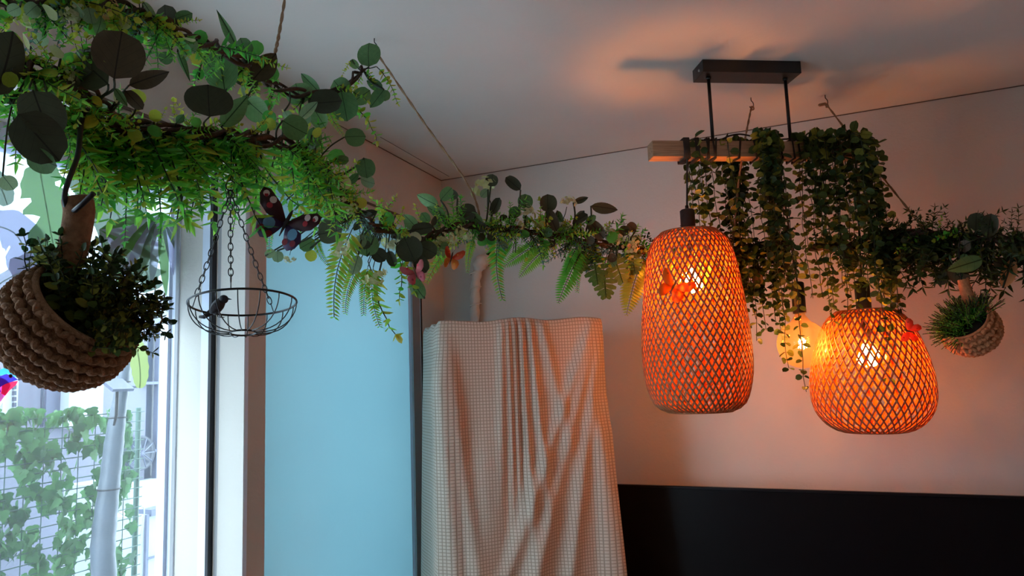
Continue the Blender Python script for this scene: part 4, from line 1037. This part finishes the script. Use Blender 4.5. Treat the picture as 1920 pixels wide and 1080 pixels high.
butterfly('red-orange butterfly on the garland near the white wrapped pipe', 846, 484, 2.05, 75, .045, 50, ((214, 76, 34), (226, 132, 50), (60, 40, 30)), [(1, .5, .3, .05, (240, 170, 60)), (0, .4, -.3, .06, (240, 190, 70))], (.3, .1))
butterfly('pink butterfly on the garland beside the draped cabinet', 779, 512, 1.90, 110, .042, 40, ((214, 120, 124), (204, 104, 116), (110, 70, 60)), [(1, .5, .4, .09, (226, 84, 96)), (1, .5, .4, .045, (250, 190, 180)), (0, .4, -.35, .08, (150, 60, 70))])
butterfly('coral butterfly on the right side of the short lampshade', 1704, 621, 2.10, 165, .042, 35, ((238, 122, 92), (236, 110, 76), (120, 60, 40)), [(1, .7, .45, .06, (180, 70, 50)), (0, .4, -.35, .05, (190, 70, 50))])
kk = proj(V((T1[0].x, T1[0].y, zat(T1[0], 530))))[2]
butterfly('orange butterfly on the front of the tall lampshade', 1262, 538, kk-.150, 62, .062, 25, ((240, 160, 60), (236, 150, 52), (150, 80, 30)), [(1, .7, .45, .06, (210, 120, 40))])

# ================================================================== DRAPED CABINET
FLp = P(826, 604, 2.75); ztp = FLp.z
FRp = onz(1126, 600, ztp)
ex = (FRp-FLp); W0 = ex.length; ex.normalize(); ey = V((-ex.y, ex.x, 0))
if ey.dot(cf) < 0: ey = -ey
D0 = .36
def folds(s, h):
    z = 0
    for st, sb, w_, am, h0, h1 in [(.36, .30, .022, .010, -.1, .45), (.40, .385, .012, .012, -.1, .5), (.435, .43, .010, .013, -.1, .45), (.475, .50, .016, .014, -.1, .55), (.53, .62, .018, .013, -.1, .5), (.60, .9, .03, .010, -.1, .3),
                                   (.93, .30, .030, .015, -.05, 1.1), (.96, .48, .034, .016, .0, 1.4), (.985, .70, .028, .014, .02, 1.6), (.90, .965, .030, .022, .3, 3), (.02, .16, .035, .016, .02, 3), (.0, .06, .02, .016, .1, 3), (.25, .22, .05, .006, .4, 3), (.55, .52, .06, .006, .5, 3), (.99, 1.02, .02, .016, .3, 3)]:
        if h < h0 or h > h1+.4: continue
        c_ = st+(sb-st)*min(h, 1.6); e = min(1, (h-h0)/.15)*max(0, min(1, (h1+.4-h)/.4))
        z += 1.5*am*e*math.exp(-((s-c_)/(w_*(1+h*.7)))**2)
    return z+.004*sin(s*23+h*3)*min(1, h*2)
path = []; NU = 220
per = D0*2+W0*2
def side_pt(u):
    """u metres round the box, starting at the back left corner"""
    if u < D0: return FLp+ey*(D0-u), -ex, 'L', u/D0
    u -= D0
    if u < W0: return FLp+ex*u, -ey, 'F', u/W0
    u -= W0
    if u < D0: return FRp+ey*u, ex, 'R', u/D0
    u -= D0
    return FRp+ey*D0-ex*u, ey, 'B', u/W0
mb = MB(); NV = 120; H0 = ztp-.02; uvs = []
us = []
for i in range(NU+1):
    us.append(per*i/NU)
rings = []
for j in range(NV+1):
    h = H0*(j/NV)**1.15
    for i, u in enumerate(us[:-1]):
        p, n_, k_, f = side_pt(u); fl = .012+.022*min(h, 1.4)
        z = fl
        if k_ == 'F': z += folds(f, h)
        elif k_ == 'L': z += .008*sin(f*7+h)*min(1, h*3)+(folds(0, h))*f*f
        elif k_ == 'R': z += .010*sin(f*9+h*2)*min(1, h*3)+folds(1, h)*(1-f)**2
        else: z += .006*sin(f*30)
        # soften the corners
        cs = .03; q = V((p.x, p.y, 0))
        edge = min(h/.02, 1)
        z *= (.25+.75*edge)
        nd = V(n_)
        if k_ == 'F' and f < .08: nd = (nd-ex*(1-f/.08)*.9).normalized()
        if k_ == 'F' and f > .92: nd = (nd+ex*((f-.92)/.08)*.9).normalized()
        if k_ == 'L' and f > .8: nd = (nd-ey*((f-.8)/.2)*.9).normalized()
        if k_ == 'R' and f < .2: nd = (nd+ey*(1-f/.2)*.9).normalized()
        q = q+nd*z
        bump = .006*sin(f*14+1)*math.exp(-h/.05)+(.010*math.exp(-((f-.4)/.2)**2)+.012*math.exp(-((f-.8)/.15)**2) if k_ == 'F' else 0)*math.exp(-h/.04)
        mb.v.append((q.x, q.y, ztp-h+bump)); uvs.append((u, -h))
nu = NU
for j in range(NV):
    for i in range(nu):
        i2 = (i+1) % nu; mb.f.append((j*nu+i, (j+1)*nu+i, (j+1)*nu+i2, j*nu+i2)); mb.m.append(0)
# top sheet
cc_ = (FLp+FRp)/2+ey*D0/2
o0 = len(mb.v)
for kx in (.66, .33):
    for i in range(nu):
        v = V(mb.v[i]); q = V((cc_.x, cc_.y, ztp+.006)).lerp(v, kx); mb.v.append(tuple(q)); dd = q-FLp; uvs.append((D0+dd.dot(ex), dd.dot(ey)))
mb.v.append((cc_.x, cc_.y, ztp+.008)); dd = cc_-FLp; uvs.append((D0+dd.dot(ex), dd.dot(ey)))
for i in range(nu):
    i2 = (i+1) % nu
    mb.f.append((i, i2, o0+i2, o0+i)); mb.f.append((o0+i, o0+i2, o0+nu+i2, o0+nu+i)); mb.f.append((o0+nu+i, o0+nu+i2, len(mb.v)-1)); mb.m += [0]*3
me = mb.mesh('drape_cloth', M['waffle']); ul = me.uv_layers.new(name='UVMap')
for lp in me.loops: ul.data[lp.index].uv = uvs[lp.vertex_index]
# seam loop: make the last column wrap without a reversed strip
for poly in me.polygons:
    vs = [ul.data[l].uv[0] for l in poly.loop_indices]
    if max(vs)-min(vs) > per*.5:
        for l in poly.loop_indices:
            if ul.data[l].uv[0] < per*.25: ul.data[l].uv = (ul.data[l].uv[0]+per, ul.data[l].uv[1])
cl = obj('draped_cloth', me); tag(cl, 'cream waffle-weave cloth draped over a tall cabinet beside the television', 'cloth')

# ================================================================== TELEVISION
tvn = -.10
tl = BW(1155, 908, tvn-.04); s0 = sB(tl); z0 = tl.z; TW, TH = 1.68, .96
tv = thing('television', 'large flat black television on the wall at the lower right', 'television', BP(s0+TW/2, tvn, z0-TH))
mb = MB(); wbox(mb, s0+.004, s0+TW-.004, tvn, tvn-.03, z0-TH+.004, z0-.004, BP); obj('back_shell', mb.mesh('back_shell', M['bezel'], False), tv)
bz = .011
for nm, a, b, c_, d_ in (('bezel', s0, s0+TW, z0-bz, z0), ('bezel', s0, s0+TW, z0-TH, z0-TH+.018), ('bezel', s0, s0+bz, z0-TH+.018, z0-bz), ('bezel', s0+TW-bz, s0+TW, z0-TH+.018, z0-bz)):
    mb = MB(); wbox(mb, a, b, tvn-.028, tvn-.042, c_, d_, BP); o = obj(nm, mb.mesh(nm, M['bezel'], False), tv); o.modifiers.new('b', 'BEVEL').width = .0015
mb = MB(); wbox(mb, s0+bz, s0+TW-bz, tvn-.03, tvn-.037, z0-TH+.018, z0-bz, BP); obj('screen', mb.mesh('screen', M['screen'], False), tv)
mb = MB(); wbox(mb, s0+TW*.4, s0+TW*.6, 0, tvn, z0-TH*.7, z0-TH*.3, BP); obj('wall_bracket', mb.mesh('wall_bracket', M['black'], False), tv)

# ================================================================== WRAPPED PIPE
pp = thing('wrapped_pipe', 'white tape-wrapped pipe entering a dark hole in the wall above the draped cloth', 'pipe', BW(892, 600, -.04))
c = bez([BW(914, 488, -.004), BW(909, 489, -.03), BW(902, 492, -.05), BW(893, 520, -.045), BW(891, 560, -.04), BW(890, 620, -.04), BW(888, 760, -.04)], 6)
mb = MB(); mb.tube(c, [.024+.0035*sin(i*1.9)+(.010 if 6 < i < 15 else 0) for i in range(len(c))], 14); obj('pipe', mb.mesh('pipe', M['tape']), pp)
mb = MB(); c2 = BW(920, 485, -.001); mb.lathe([(.001, 0), (.030, 0), (.036, -.004), (.038, .0)], 20, 0, Matrix.Translation(c2) @ NB.to_track_quat('Z', 'Y').to_matrix().to_4x4() @ Matrix.Diagonal((1, 1, 1, 1)))
obj('wall_hole', mb.mesh('wall_hole', M['hole']), pp, label='dark round hole in the wall')
for yy in (512, 540, 572):
    mb = MB(); q = BW(892, yy, -.044); mb.tube([q+(DB*cos(a)+NB*sin(a))*.028+UP*.006*cos(a) for a in [2*pi*i/16 for i in range(16)]], .0035, 6, closed=True); obj('tape_band', mb.mesh('tape_band', M['tape']), pp)

# ================================================================== WINDOW FILM AND STICKERS
DM = {}
def dmat(k, rgb, a):
    if k not in DM: DM[k] = clearmat('sticker '+k, (.9, .97, 1, 1), a, lin(*rgb), .0, .3, .55)
    return DM[k]
dm_green = dmat('green', (118, 158, 92), .95); dm_gray = dmat('grey green', (128, 144, 118), .95); dm_white = dmat('white', (186, 184, 196), .93); dm_lil = dmat('lilac', (176, 176, 200), .93); dm_yel = dmat('yellow green', (156, 172, 110), .95); dm_rib = dmat('rib', (176, 186, 170), .9)
SO = [GN-.003]
def ds():
    SO[0] -= .0007; return SO[0]
def sticker_leaf(label, pts, w, mat, notch=3, seed=0):
    """banana leaf sticker: midrib through picture points, half width in px"""
    rn = random.Random(seed); n0 = ds(); c = bez([V((x, y, 0)) for x, y in pts], 10); n = len(c)-1
    mid = LW(c[n//2].x, c[n//2].y, n0)
    root = thing('leaf_sticker', label, 'window sticker', mid, 'leaf stickers on the glass door')
    mb = MB(); vs = []
    cuts = {sd: [rn.uniform(.15, .9) for _ in range(notch)] for sd in (-1, 1)}
    for sd in (-1, 1):
        prev = None
        for i in range(n+1):
            t = i/n; d = (c[min(n, i+1)]-c[max(0, i-1)]).normalized(); q = V((-d.y, d.x, 0))*sd
            h = w*(sin(pi*min(1, .10+.9*t)))**.55*(1+.05*sin(t*40+sd))
            for ct in cuts[sd]:
                if abs(t-ct) < .028: h *= .55
            e = c[i]+q*h+d*h*.25
            a, b = LW(c[i].x, c[i].y, n0), LW(e.x, e.y, n0)
            if prev: mb.add([prev[0], prev[1], b, a], [(0, 1, 2, 3)])
            prev = (a, b)
    obj('leaf_blade', mb.mesh('leaf_blade', mat, False), root)
    mb = MB()
    for i in range(n):
        d = (c[i+1]-c[i]).normalized(); q = V((-d.y, d.x, 0))*1.3
        mb.add([LW((c[i]-q).x, (c[i]-q).y, n0-.0004), LW((c[i]+q).x, (c[i]+q).y, n0-.0004), LW((c[i+1]+q).x, (c[i+1]+q).y, n0-.0004), LW((c[i+1]-q).x, (c[i+1]-q).y, n0-.0004)], [(0, 1, 2, 3)])
    obj('midrib', mb.mesh('midrib', dm_rib, False), root)
def sticker_palm(label, ox, oy, a0, a1, n, ln, w, mats, seed=0):
    rn = random.Random(seed); n0 = ds(); root = thing('leaf_sticker', label, 'window sticker', LW(ox, oy, n0), 'leaf stickers on the glass door')
    for k_ in range(n):
        a = radians(a0+(a1-a0)*k_/(n-1)); l_ = ln*rn.uniform(.8, 1.1); d = V((cos(a), -sin(a), 0)); q = V((-d.y, d.x, 0)); nn = n0-.00005*k_
        pts = [(0, 0), (.25, .8), (.5, 1), (.8, .7), (1, .1)]; mb = MB(); vs = []
        for t, h in pts:
            p = V((ox, oy, 0))+d*l_*t+V((0, 1, 0))*t*t*l_*.12
            vs += [LW((p-q*w*h).x, (p-q*w*h).y, nn), LW((p+q*w*h).x, (p+q*w*h).y, nn)]
        mb.add(vs, [(2*i, 2*i+1, 2*i+3, 2*i+2) for i in range(4)])
        obj('leaflet', mb.mesh('leaflet', mats[k_ % len(mats)], False), root)
n0 = ds(); mb = MB(); wav = [(-60, 640), (-20, 620), (30, 650), (70, 600), (120, 640), (160, 590), (210, 620), (250, 575), (290, 610), (316, 590)]
for i in range(len(wav)-1):
    (xa, ya), (xb, yb) = wav[i], wav[i+1]
    A_, B_ = LW(xa, ya, n0), LW(xb, yb, n0); mb.add([A_, B_, V((B_.x, B_.y, zh2-.06)), V((A_.x, A_.y, zh2-.06))], [(0, 1, 2, 3)])
tag(obj('window_film', mb.mesh('window_film', M['film'], False)), 'milky white film with a wavy lower edge on the upper glass door', 'window film')
sticker_leaf('pale grey-green leaf sticker behind the hanging fringe, right of the hook', [(140, 318), (200, 370), (262, 480), (285, 545)], 52, dm_gray, 4, 5)
sticker_leaf('lilac leaf sticker at the left edge of the glass, above the crochet basket', [(-30, 420), (30, 440), (62, 520), (50, 590)], 42, dm_lil, 3, 6)
sticker_leaf('white leaf sticker between the broad green leaf and the basket handle', [(-40, 560), (20, 520), (70, 505), (110, 540)], 30, dm_white, 3, 8)
sticker_palm('white palm sticker fanning down behind the bush', 186, 430, -80, 20, 8, 120, 9, [dm_white, dm_green, dm_white], 2)
sticker_palm('grey and green palm sticker fanning down beside the door frame', 302, 400, -150, -35, 10, 150, 10, [dm_white, dm_green, dm_lil, dm_gray], 4)
sticker_palm('mint green palm sticker behind the black hook', 150, 345, -60, 60, 6, 75, 15, [dm_green, dm_gray], 7)
sticker_leaf('broad pale green banana leaf sticker left of the basket handle', [(72, 305), (82, 360), (98, 450), (122, 580)], 47, dm_green, 3, 1)
sticker_leaf('small pale yellow feather-shaped leaf sticker under the bush, near the grey trunk', [(246, 625), (258, 660), (263, 700), (262, 728)], 17, dm_yel, 0, 3)
sticker_leaf('mint leaf sticker at the far left edge, under the dark round leaves', [(-30, 320), (0, 350), (14, 385)], 22, dm_gray, 1, 9)
# bird sticker
n0 = ds(); bs = thing('bird_sticker', 'colourful songbird sticker in blue, purple and pink at the left edge of the glass', 'window sticker', LW(8, 715, n0))
def flat(name, pts, rgb, k_, parent=bs):
    mb = MB(); vs = [LW(x, y, n0-.0003*k_) for x, y in pts]; c_ = sum(vs, V((0, 0, 0)))/len(vs); n = len(vs); mb.add(vs+[c_], [(i, (i+1) % n, n) for i in range(n)])
    key = 'bird %d%d%d' % rgb
    return obj(name, mb.mesh(name, princ(key, lin(*rgb), .4, .08, 60, transl=.5) if key not in BM else BM[key], False), parent)
flat('body', [(-30, 740), (-20, 712), (-5, 705), (12, 712), (20, 722), (12, 738), (2, 752), (-12, 765), (-30, 770)], (226, 70, 170), 0)
flat('belly', [(-12, 745), (2, 735), (9, 748), (0, 762), (-10, 768)], (240, 236, 246), 1)
flat('throat', [(4, 722), (20, 716), (34, 714), (30, 722), (18, 732), (10, 742), (2, 738)], (232, 52, 92), 2)
flat('cheek', [(-8, 716), (-2, 706), (12, 701), (26, 706), (34, 712), (22, 716), (10, 720), (0, 726)], (66, 56, 178), 3)
flat('crown', [(-10, 706), (-4, 696), (8, 689), (20, 691), (32, 700), (37, 710), (26, 706), (14, 701), (2, 704)], (72, 176, 214), 4)
flat('wing', [(-30, 720), (-14, 716), (-4, 722), (2, 734), (-8, 742), (-24, 748)], (120, 52, 190), 5)
flat('beak', [(33, 709), (44, 711), (34, 714)], (70, 60, 80), 5)
flat('eye', [(20+4*cos(a), 705+4*sin(a)) for a in [i*.785 for i in range(8)]], (120, 40, 60), 6)
flat('pupil', [(20+2.4*cos(a), 705+2.4*sin(a)) for a in [i*.785 for i in range(8)]], (16, 12, 22), 7)

# ================================================================== OUTDOORS
mb = MB(); mb.box(LP(-6, .14, -.12), DL*14, NL*12, UP*.1); struct('ground', mb, princ('pale paving outdoors', lin(190, 196, 204), .8, .08, 3))
wall_out = princ('pale lilac render', lin(100, 102, 118), .8, .04, 2); wall_wh = princ('white render', lin(150, 156, 162), .8, .02, 2)
glass_d = princ('dark blue window', lin(44, 54, 72), .2, .15, 2); gray_o = princ('slate blue shutter', lin(84, 90, 112), .6, .06, 4)
nf = 3.6
def O_(px, py, n): return LW(px, py, n)
def orect(x0, y0, x1, y1, n, th):
    """box on an outdoor plane seen between picture columns x0..x1 and rows y0..y1 (taken at the middle column)"""
    a, b = sL(O_(x0, (y0+y1)/2, n)), sL(O_(x1, (y0+y1)/2, n)); xm = (x0+x1)/2
    za, zb_ = O_(xm, y1, n).z, O_(xm, y0, n).z
    mb = MB(); wbox(mb, min(a, b), max(a, b), n, n+th, za, zb_); return mb
hs = thing('house', 'pale lilac house wall with blue shutters seen through the glass door', 'building', LP(2, nf, 0))
zt_ = O_(150, 560, nf).z
mb = MB(); wbox(mb, -6, 8, nf, nf+.3, 0, zt_); obj('wall', mb.mesh('wall', wall_out, False), hs)
obj('shutter', orect(88, 640, 132, 800, nf-.03, .03).mesh('shutter', gray_o, False), hs)
obj('window', orect(6, 690, 34, 790, nf-.03, .03).mesh('window', wall_wh, False), hs)
for i in range(6): obj('window_slot', orect(26, 722+i*11, 31, 730+i*11, nf-.05, .02).mesh('window_slot', glass_d, False), hs)
obj('corner_trim', orect(132, 560, 196, 800, nf-.12, .1).mesh('corner_trim', wall_wh, False), hs)
mb = MB(); a, b = O_(82, 660, nf-.06), O_(78, 800, nf-.06); mb.tube([a, b], .012, 8); obj('drain_pipe', mb.mesh('drain_pipe', glass_d), hs)
hw = thing('neighbour_window', 'dark blue window with crossing bars right of the grey trunk outdoors', 'window', O_(295, 800, 2.6))
obj('dark_pane', orect(272, 560, 345, 903, 2.62, .04).mesh('dark_pane', glass_d, False), hw)
for y in (715, 840):
    obj('bar', orect(272, y, 345, y+5, 2.56, .04).mesh('bar', gray_o, False), hw)
obj('bar', orect(296, 600, 301, 903, 2.56, .04).mesh('bar', gray_o, False), hw)
obj('side_post', orect(238, 600, 274, 903, 2.60, .06).mesh('side_post', wall_out, False), hw)
lw = orect(240, 903, 350, 1250, 2.4, .6); w_ = obj('low_wall', lw.mesh('low_wall', wall_wh, False)); tag(w_, 'low white rendered wall under the dark window outdoors', 'wall'); w_['kind'] = 'thing'
fn_ = thing('fan_unit', 'round dark fan grille beside the dark window outdoors', 'fan', O_(262, 852, 2.5))
c2 = O_(262, 850, 2.56)
mb = MB(); q = NL.to_track_quat('Z', 'Y').to_matrix().to_4x4(); mb.lathe([(.001, 0), (.10, 0), (.115, -.02), (.12, 0)], 24, 0, Matrix.Translation(c2) @ q); obj('grille', mb.mesh('grille', glass_d), fn_)
for i in range(5):
    mb = MB(); a = i*pi/5; v = (DL*cos(a)+UP*sin(a))*.1; mb.tube([c2-v-NL*.025, c2+v-NL*.025], .004, 5); obj('spoke', mb.mesh('spoke', gray_o), fn_)
# white box with cables
bx_ = thing('white_cabinet', 'white outdoor utility cabinet with loose cables at the bottom of the glass door', 'cabinet', O_(290, 1080, 1.9))
obj('body', orect(247, 962, 330, 1300, 1.9, .3).mesh('body', wall_wh, False), bx_)
obj('door_gap', orect(271, 966, 276, 1300, 1.885, .015).mesh('door_gap', gray_o, False), bx_); obj('door_gap', orect(276, 1039, 330, 1042, 1.885, .015).mesh('door_gap', gray_o, False), bx_)
obj('top_box', orect(284, 952, 320, 964, 1.88, .1).mesh('top_box', gray_o, False), bx_)
for pts in ([(250, 975), (256, 955), (270, 953), (268, 985), (262, 1010)], [(252, 975), (262, 1020), (258, 1060), (248, 1085)], [(196, 930), (215, 955), (247, 973)]):
    mb = MB(); mb.tube(bez([O_(x, y, 1.84 if x > 240 else 1.5) for x, y in pts], 5), .004, 5); obj('cable', mb.mesh('cable', wall_wh), bx_)
# fence with ivy
nfe = 1.15
fe = thing('ivy_fence', 'wire mesh fence covered with artificial ivy leaves outside the glass door', 'fence', LP(sL(O_(100, 800, nfe)), nfe, 0))
sl0, sl1 = sL(O_(252, 800, nfe)), sL(O_(-60, 800, nfe)); ztf = O_(120, 778, nfe).z
wm = princ('green wire', lin(52, 86, 74), .6, .1, 30)
mb = MB(); z = .3
while z < ztf:
    mb.tube([LP(sl0-.02, nfe-.035, z), LP(sl1, nfe-.035, z)], .0022, 4); z += .042
s = sl0
while s < sl1:
    mb.tube([LP(s, nfe-.031, .0), LP(s, nfe-.031, ztf)], .0022, 4); s += .075
obj('wire_mesh', mb.mesh('wire_mesh', wm), fe)
for ss in (sl0-.03, sl1):
    mb = MB(); mb.tube([LP(ss, nfe+.01, 0), LP(ss, nfe+.01, ztf+.01)], .012, 8); obj('post', mb.mesh('post', wm), fe)
def ivyleaf(v):
    pts = [(0, .0), (.16, -.06), (.36, .0), (.50, .14), (.36, .34), (.42, .52), (.24, .62), (.12, .82), (0, 1.05)]
    pts = pts+[(-x, y) for x, y in reversed(pts[1:-1])]; mb = MB(); n = len(pts)
    mb.add([(x, y, .10*abs(x)*[1, -1, .3][v]-.12*y*y) for x, y in pts]+[(0, .35, .02)], [(i, (i+1) % n, n) for i in range(n)]); return mb.mesh('ivy_leaf', M['ivy'])
IV = [ivyleaf(v) for v in range(3)]
rn = random.Random(9); cnt = 0
cand = []
for i in range(700):
    px = rn.uniform(-25, 252); py = rn.uniform(772, 1100)
    hole = (sin(px*.045+1)*cos(py*.035)+.3*sin(px*.11+py*.08))
    if py > 860 and hole > .45: continue
    if 925 < py < 955 or rn.random() < .88: cand.append((px, py))
for px, py in cand[:520]:
    p = O_(px, py, nfe-rn.uniform(.005, .06)); dn = -UP*1.0+DL*rn.uniform(-.9, .9)+NL*rn.uniform(-.5, .3)
    sz = rn.uniform(.038, .060)
    T = frame(p-dn.normalized()*sz*.4, dn, -NL+rdir(rn)*1.0, sz)
    if cnt < 300: obj('ivy_leaf', rn.choice(IV), fe, T)
    else:
        if cnt == 300: rest = MB()
        me = rn.choice(IV); rest.add([T @ v.co for v in me.vertices], [tuple(p_.vertices) for p_ in me.polygons])
    cnt += 1
if cnt > 300: obj('ivy_leaves', rest.mesh('ivy_leaves', M['ivy']), fe, kind='stuff')
# wrapped trunk with solar lamp
nt_ = .98
tr = thing('wrapped_tree', 'slim tree trunk wrapped in grey plastic with a small solar lamp outside the door', 'tree', O_(195, 1090, nt_))
wrapm = princ('grey plastic wrap', lin(92, 100, 112), .45, .12, 14, .6, 40)
tp_ = [(200, 1120, 20), (193, 1040, 21), (198, 970, 20), (206, 900, 18), (214, 830, 17), (222, 770, 14), (230, 720, 12), (236, 660, 11), (240, 560, 9), (240, 440, 8)]
c = bez([O_(x, y, nt_) for x, y, r in tp_], 5); dd_ = proj(c[10])[2]; rr2 = [V((r, 0, 0)) for _, _, r in tp_]; rr2 = bez(rr2, 5)
mb = MB(); mb.tube(c, [rr2[i].x*dd_/F*(1+.04*sin(i*2.3)) for i in range(len(c))], 14); obj('trunk', mb.mesh('trunk', wrapm), tr)
for y in (716, 783, 917):
    x = {716: 231, 783: 220, 917: 204}[y]; q = O_(x, y, nt_); r = {716: 13, 783: 15, 917: 20}[y]*dd_/F
    mb = MB(); mb.tube([q+(DL*cos(a)+NL*sin(a))*r for a in [2*pi*i/16 for i in range(16)]], .003, 5, closed=True); obj('tie', mb.mesh('tie', M['gasket']), tr)
sol = obj('solar_lamp', None, tr, Matrix.Translation(O_(220, 730, nt_-.1)), label='small grey solar lamp')
q = O_(220, 722, nt_-.1)
mb = MB(); mb.cbox(q, DL*.10, (NL*.8+UP*.5).normalized()*.08, (UP*.8-NL*.5).normalized()*.012); obj('solar_panel', mb.mesh('solar_panel', gray_o, False), sol)
mb = MB(); mb.tube([q-UP*.005, q-UP*.12, q-UP*.16+DL*.01], [.007, .006, .004], 8); obj('lamp_stake', mb.mesh('lamp_stake', M['bezel']), sol)
mb = MB(); mb.cbox(O_(243, 726, nt_-.05), DL*-.07, NL*.05, UP*.008); obj('bracket', mb.mesh('bracket', gray_o, False), sol)

bpy.context.view_layer.update()
for nm, a in [('TVright', BP(s0+.9, tvn-.04, z0)), ('cabBL', FLp+ey*D0), ('corner', CORN), ('ceilR', onz(1908, 161, CEIL)), ('cornerbase', LP(0, 0, 1.4)), ('s460', LP(o1b, 0, 1.0)), ('s460t', LP(o1b, 0, 2.2)), ('plate far', FLc), ('platecalc', NLc+E2*pd)]:
    print('CHK', nm, [round(v, 1) for v in proj(a)])
print('CHK', len(bpy.data.objects), 'plate', pw, (FLc-NLc).length, 'beam', b1-b0, 'zbt', zbt, 'zh', zh, 'ztp', ztp, 'back depth behind cab', (BW(900, 700)-CAM).dot(cf), 'cab corner n', (FLp+ey*D0-CG).dot(NB), 'sBr', sBr, 'plate n', (NLc+E2*pd-CG).dot(NB), 'tv', z0)
